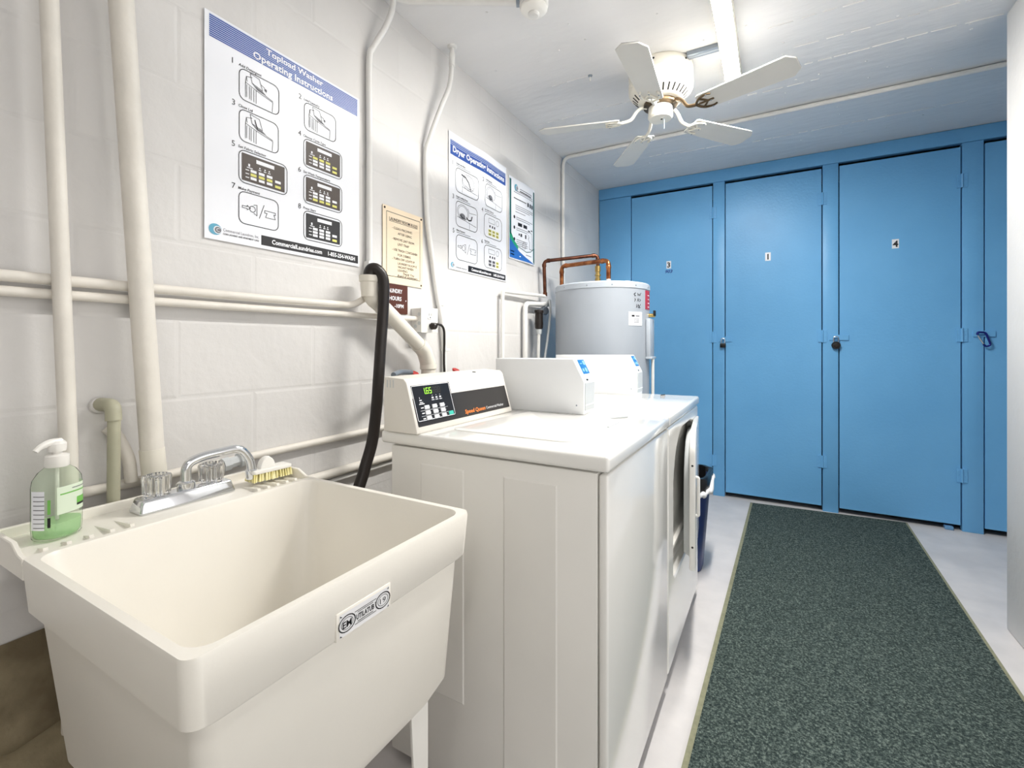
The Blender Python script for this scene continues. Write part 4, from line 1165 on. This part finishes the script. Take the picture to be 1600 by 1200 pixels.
# element cover and relief valve on the camera's right flank
v = Vector((math.cos(math.radians(2)), math.sin(math.radians(2)), 0)); tng = Vector((-v.y, v.x, 0))
pc = obj('element_cover', MB().obox(polar(2, HR + .008, 1.19), (v, tng, (0, 0, 1)), (.012, .062, .115)), 'tank_top', wh, bevel=.004)
obj('cover_lip', MB().obox(polar(2, HR + .012, 1.079), (v, tng, (0, 0, 1)), (.018, .064, .006)), 'tank_top', pc, bevel=.002)
obj('relief_valve', MB().tube([polar(3, HR - .005, 1.325), polar(3, HR + .035, 1.325)], .011, 12), 'brass', wh)
obj('valve_lever', MB().obox(polar(3, HR + .032, 1.337), (v, tng, (0, 0, 1)), (.006, .012, .016)), 'black', wh, bevel=.002)
obj('overflow_tube', MB().tube([polar(3, HR + .022, 1.08), polar(3, HR + .022, .15)], .009, 10), 'pipe_paint_white', wh)
obj('top_knob', MB().lathe([(.03, 0), (.03, .006), (.012, .012)], (.585, 2.66, 1.513), seg=16), 'tank_top', wh)

cpA = thing('copper_pipe', 'upper dark copper pipe from the brass valve on the water heater to the wall', 'pipe', (.343, 2.85, 1.51))
obj('nipple', MB().lathe([(.013, -.01), (.013, .035)], (.343, 2.85, 1.515), seg=12), 'white_plastic', cpA)
obj('check_valve', MB().lathe([(.014, .035), (.018, .038), (.018, .062), (.014, .066), (.014, .078), (.019, .080), (.019, .088), (.014, .090), (.014, .105), (.018, .107), (.018, .140), (.013, .145)], (.343, 2.85, 1.515), seg=14), 'brass', cpA)
obj('pipe', MB().tube([(.343, 2.85, 1.655), (.343, 2.85, 1.728), (.048, 2.672, 1.688), (.048, 2.687, 1.478)], .0112, 14, .028), 'copper_dark', cpA)
for p, d in (((.343, 2.85, 1.70), (0, 0, -1)), ((.318, 2.835, 1.7246), (-1, -.6, -.13)), ((.072, 2.6865, 1.6913), (1, .6, .13)), ((.048, 2.674, 1.660), (0, 0, -1))):
    obj('elbow_collar', MB().lathe([(.0132, -.010), (.0138, -.006), (.0138, .008), (.0125, .010)], p, d, 14), 'copper_dark', cpA)
cpB = thing('copper_pipe', 'lower bright copper pipe arching from the water heater down behind it', 'pipe', (.468, 2.68, 1.51))
obj('nipple', MB().lathe([(.013, -.01), (.013, .04)], (.468, 2.68, 1.515), seg=12), 'white_plastic', cpB)
obj('pipe', MB().tube([(.468, 2.68, 1.545), (.468, 2.68, 1.655), (.410, 2.705, 1.660), (.100, 2.835, 1.675), (.100, 2.835, 1.30)], .0135, 14, .032), 'copper', cpB)
for p, d in (((.468, 2.68, 1.617), (0, 0, 1)), ((.425, 2.699, 1.6588), (-1, .42, .04)), ((.138, 2.819, 1.6735), (1, -.42, -.05)), ((.100, 2.835, 1.636), (0, 0, -1))):
    obj('elbow_collar', MB().lathe([(.0152, -.010), (.0160, -.006), (.0160, .008), (.0148, .010)], p, d, 14), 'copper', cpB)

wp = thing('water_pipe', 'thin white water pipe joining the dark copper pipe and dropping behind the dryer', 'pipe', (.03, 2.19, .9))
obj('pipe', MB().tube([(.03, 2.185, .87), (.03, 2.185, 1.449), (.048, 2.69, 1.466)], .0105, 12, .02), 'pipe_paint_white', wp)
obj('joint', MB().lathe([(.014, -.012), (.014, .012)], (.048, 2.688, 1.478), seg=12), 'copper_dark', wp)
ep = thing('electric_conduit', 'white conduit turning down behind the dryer beside the water heater cord', 'conduit', (.03, 2.44, .9))
obj('conduit', MB().tube([(.03, 2.450, .87), (.03, 2.450, 1.400), (.045, 2.74, 1.416)], .0150, 14, .035), 'pipe_paint_white', ep)
pg = thing('heater_plug', 'black cord connector with a white cable hanging beside the water heater', 'plug', (.06, 2.55, 1.25))
obj('connector', MB().lathe([(.016, 0), (.024, .005), (.026, .030), (.024, .095), (.028, .10), (.028, .115), (.020, .118)], (.075, 2.545, 1.25), seg=18), 'black_rubber', pg)
obj('cable_clamp', MB().lathe([(.016, -.03), (.018, -.02), (.018, 0)], (.075, 2.545, 1.25), seg=14), 'coin_grey', pg)
obj('cable', MB().tube(spline([(.075, 2.545, 1.23), (.078, 2.53, 1.10), (.08, 2.52, .90), (.08, 2.52, .70)], 6), .010, 10), 'pipe_paint_white', pg)
obj('elbow_body', MB().lathe([(.016, 0), (.026, .004), (.028, .030), (.022, .040)], (.030, 2.685, 1.372), (1, -.5, 0), 18), 'zinc', ep)
obj('flex_cable', MB().tube(spline([(.052, 2.68, 1.385), (.085, 2.66, 1.432), (.105, 2.64, 1.420), (.110, 2.630, 1.34), (.108, 2.60, 1.20), (.100, 2.57, 1.05), (.09, 2.56, .8)], 8), .0072, 10), 'coin_grey', ep)

# ================================================================== TRASH BIN
tb = thing('trash_bin', 'navy blue trash bin with a black liner behind the open dryer door', 'trash can', (.86, 2.60, 0))
def rr3(x0, x1, y0, y1, r, z): return [(x, y, z) for x, y in rrect(x0, x1, y0, y1, r, 6)]
obj('bin', MB().loft([rr3(.80, 1.000, 2.47, 2.70, .08, .004), rr3(.755, 1.033, 2.425, 2.745, .09, .47), rr3(.765, 1.023, 2.435, 2.735, .085, .47), rr3(.81, .99, 2.48, 2.69, .07, .02)]), 'bin_navy', tb)
rb = random.Random(5)
def wob(rs, a): return [[(x + rb.uniform(-a, a), y + rb.uniform(-a, a), z + rb.uniform(-a, a)) for x, y, z in r_] for r_ in rs]
obj('liner', MB().loft(wob([rr3(.750, 1.038, 2.42, 2.75, .09, .420), rr3(.748, 1.041, 2.418, 2.753, .09, .455), rr3(.750, 1.039, 2.42, 2.751, .09, .492), rr3(.765, 1.023, 2.435, 2.735, .085, .494), rr3(.775, 1.013, 2.445, 2.725, .08, .40), rr3(.825, .965, 2.50, 2.67, .06, .12)], .0035), True, True), 'bag_black', tb, angle=80)
R = rr3(.746, 1.044, 2.414, 2.757, .09, 0)
pts = [Vector(p) for p in R]
sel = [p for p in pts if p.x > .945]
sel.sort(key=lambda p: p.y)
obj('liner_knot', MB().tube(spline([(p.x + rb.uniform(-.004, .006), p.y, .425 + rb.uniform(-.012, .012) + .05 * (i / len(sel)) ** 2) for i, p in enumerate(sel)], 4), lambda t: .011 + .007 * math.sin(t * 43) * math.sin(t * 17), 9), 'bag_white', tb, angle=80)

# ================================================================== CEILING FAN
FX, FY = .84, 2.33
fan = thing('ceiling_fan', 'white five bladed flush mount ceiling fan', 'ceiling fan', (FX, FY, ZC))
mh = obj('motor_housing', MB().lathe([(.146, 0), (.150, -.006), (.150, -.042), (.144, -.048), (.148, -.054), (.150, -.060), (.150, -.105), (.146, -.115), (.141, -.120), (.136, -.124), (.100, -.160), (.080, -.165)], (FX, FY, ZC), seg=64), 'fan_white', fan)
mb = MB()
for i in range(30):
    a = 2 * math.pi * i / 30
    d = Vector((math.cos(a), math.sin(a), 0)); t = Vector((-d.y, d.x, 0))
    sl = Vector((d.x * -.036, d.y * -.036, -.036)).normalized()
    nn = t.cross(sl)
    c_ = Vector((FX, FY, ZC - .142)) + d * .118
    mb.obox(c_, (sl, t, nn), (.017, .0034, .0014))
obj('vent_slots', mb, 'black', mh, kind='stuff', smooth=False)
mb = MB()
for i in range(60):
    a = 2 * math.pi * i / 60
    d = Vector((math.cos(a), math.sin(a), 0)); t = Vector((-d.y, d.x, 0))
    mb.obox(Vector((FX, FY, ZC - .085)) + d * .150, (d, t, (0, 0, 1)), (.0012, .002, .009))
obj('housing_ribs', mb, 'fan_white', mh, kind='stuff', smooth=False)
mb = MB()
for deg in (-90, -30, 30, 150): mb.lathe([(.005, 0), (.004, .002)], (FX + .150 * math.cos(math.radians(deg)), FY + .150 * math.sin(math.radians(deg)), ZC - .022), (math.cos(math.radians(deg)), math.sin(math.radians(deg)), 0), 8)
obj('housing_screws', mb, 'black', mh)
obj('flywheel', MB().lathe([(.078, -.160), (.080, -.180), (.062, -.184), (.040, -.190)], (FX, FY, ZC), seg=32), 'brass_dark', fan)
cup = obj('switch_cup', MB().lathe([(.045, -.176), (.056, -.186), (.058, -.232), (.052, -.242), (.030, -.246), (.0, -.247)], (FX, FY, ZC), seg=40), 'fan_white', fan)
obj('cup_screw', MB().lathe([(.005, 0), (.004, .002)], (FX + .008, FY - .01, ZC - .2465), (0, 0, -1), 10), 'black', cup)
mb = MB().tube([(FX + .022, FY - .02, ZC - .243), (FX + .022, FY - .02, ZC - .30)], .0013, 6)
obj('pull_chain', mb, 'zinc', cup)
for deg, tipz, pit, dark, RL in ((-88.5, .012, 12, 0, 1.03), (-17.5, 0.005, 12, 1, 1), (54, .006, 12, 0, 1), (124, -.006, 5, 0, 1), (195, -.002, 12, 0, 1)):
    a = math.radians(deg)
    d = Vector((math.cos(a), math.sin(a), 0)); t = Vector((-d.y, d.x, 0)); up = Vector((0, 0, 1))
    p = math.radians(pit)
    tp = (t * math.cos(p) - up * math.sin(p)); nn = d.cross(tp)
    base = Vector((FX, FY, 2.262))
    def bp(r, s, n=0): return base + d * r * RL + tp * s + nn * n + up * (tipz * (r - .19) / .41)
    out_ = [(.195, -.045), (.195, .045), (.205, .052), (.566, .064), (.597, .033), (.597, -.033), (.566, -.064), (.205, -.052)]
    b_ = obj('blade', MB().loft([[bp(r_, s_, -.003) for r_, s_ in out_], [bp(r_, s_, .003) for r_, s_ in out_]]), 'blade_white', fan, bevel=.001, seg=1)
    obj('bounce_film', MB().loft([[bp(r_, s_ * .97, .0031) for r_, s_ in out_], [bp(r_, s_ * .97, .0037) for r_, s_ in out_]]), 'bounce_grey', b_, label='added grey film cutting the light bounced off the upper face')  # dark film added so blade tops bounce less lamp light onto the ceiling
    m_ = 'brass_dark' if dark else 'fan_white'  # dark tone paints in the shade on this one bracket
    c0 = Vector((FX, FY, 2.318))
    mb = MB()
    arm = spline([c0 + d * .062, c0 + d * .085 + up * .004, c0 + d * .112 - up * .014, c0 + d * .140 - up * .050, bp(.185, 0, -.004)], 6)
    mb.tube(arm, .0085, 8)
    for sgn in (-1, 1):
        mb.tube(spline([bp(.182, 0, -.006), bp(.195, sgn * .022, -.006), bp(.215, sgn * .036, -.006), bp(.243, sgn * .042, -.006), bp(.262, sgn * .036, -.006)], 5), lambda q_: .0062 - .002 * q_, 7)
        mb.tube(spline([bp(.205, sgn * .030, -.006), bp(.222, sgn * .016, -.006), bp(.236, 0, -.006)], 5), .0045, 7)
    mb.tube([bp(.182, 0, -.006), bp(.236, 0, -.006), bp(.262, 0, -.006)], .0045, 7)
    bi = obj('blade_iron', mb, m_, fan, angle=60)
    if dark: bi['label'] = 'blade bracket coloured dark brass for the shade on it'
    mb = MB()
    for r_, s_ in ((.243, .042), (.243, -.042), (.250, 0)): mb.lathe([(.004, 0), (.003, .002)], bp(r_, s_, -.011), -nn, 8)
    obj('screws', mb, 'zinc', b_)

# ================================================================== CEILING LIGHT AND FITTINGS
def tube_fixture(label, y0, y1, m, X0=1.15):
    lt = thing('ceiling_light', label, 'light', (X0, (y0 + y1) / 2, ZC))
    obj('channel', MB().box(X0 - .037, X0 + .037, y0, y1, ZC - .050, ZC), 'fan_white', lt, bevel=.003)
    pr = [(X0 + .033 * math.cos(math.radians(q_)), ZC - .0490 + .0048 * math.sin(math.radians(q_))) for q_ in range(180, 361, 15)]
    obj('diffuser', MB().prism([(x, y0 + .01, z) for x, z in pr], (0, y1 - y0 - .02, 0)), m, lt)
    for y in (y0 + .001, y1 - .011):
        obj('end_cap', MB().prism([(x + (x - X0) * .08, y, z - .001) for x, z in pr], (0, .010, 0)), 'fan_white', lt)
tube_fixture('long lit fluorescent tube light on the ceiling beside the fan', 1.60, 2.63, 'tube_light')
tube_fixture('added unseen tube light behind the viewer, filling in the sink side', -1.10, -.30, 'tube_light_fill', 1.5)  # fill lamp added out of view for the sink and washer sides

ch = thing('ceiling_raceway', 'short grey metal raceway between the fan and the tube light', 'raceway', (1.05, 2.26, ZC))
obj('channel', MB().box(.975, 1.120, 2.243, 2.283, ZC - .020, ZC), 'zinc', ch, bevel=.002)
obj('groove', MB().box(.980, 1.112, 2.257, 2.269, ZC - .0212, ZC - .018), 'tank_grey', ch)
hd_ = thing('heat_detector', 'round white heat detector on the ceiling at the end of a white conduit', 'detector', (.517, 1.60, ZC))
obj('base', MB().lathe([(.054, 0), (.056, -.004), (.056, -.036), (.052, -.040)], (.517, 1.60, ZC), seg=40), 'pipe_paint_white', hd_)
obj('cover', MB().lathe([(.050, -.040), (.053, -.044), (.052, -.052), (.040, -.062), (.026, -.066)], (.517, 1.60, ZC), seg=40), 'white_plastic', hd_)
obj('sensor_dome', MB().lathe([(.022, -.065), (.022, -.070), (.016, -.076), (.0, -.078)], (.517, 1.60, ZC), seg=28), 'pipe_paint_white', hd_)
obj('hub', MB().lathe([(.013, 0), (.015, .004), (.015, .014)], (.468, 1.578, ZC - .020), (-.91, -.40, 0), 14), 'zinc', hd_)
pipe('ceiling_conduit', 'white conduit running along the ceiling into the round heat detector', 'conduit', [(.462, 1.575, ZC - .02), (.085, 1.360, ZC - .016), (.040, 1.29, ZC - .016), (.035, .60, ZC - .016)], .0118, 'pipe_paint_white', .05)
pipe('ceiling_conduit', 'long white conduit crossing the ceiling before the blue closets and turning down the wall', 'conduit',
     [(.018, 3.050, .9), (.018, 3.050, 2.482), (.14, 3.052, 2.482), (1.2, 3.058, 2.482), (2.9, 3.066, 2.482)], .0128, 'pipe_paint_white', .14)
hk = thing('ceiling_hook', 'small screw hook in the bare ceiling in front of the fan', 'hook', (.525, 2.206, ZC))
obj('shank', MB().tube([(.525, 2.206, ZC), (.525, 2.206, ZC - .030)], .0035, 8), 'pipe_paint_white', hk)
obj('flange', MB().lathe([(.011, 0), (.010, .004), (.005, .007)], (.525, 2.206, ZC), (0, 0, -1), 12), 'zinc', hk)
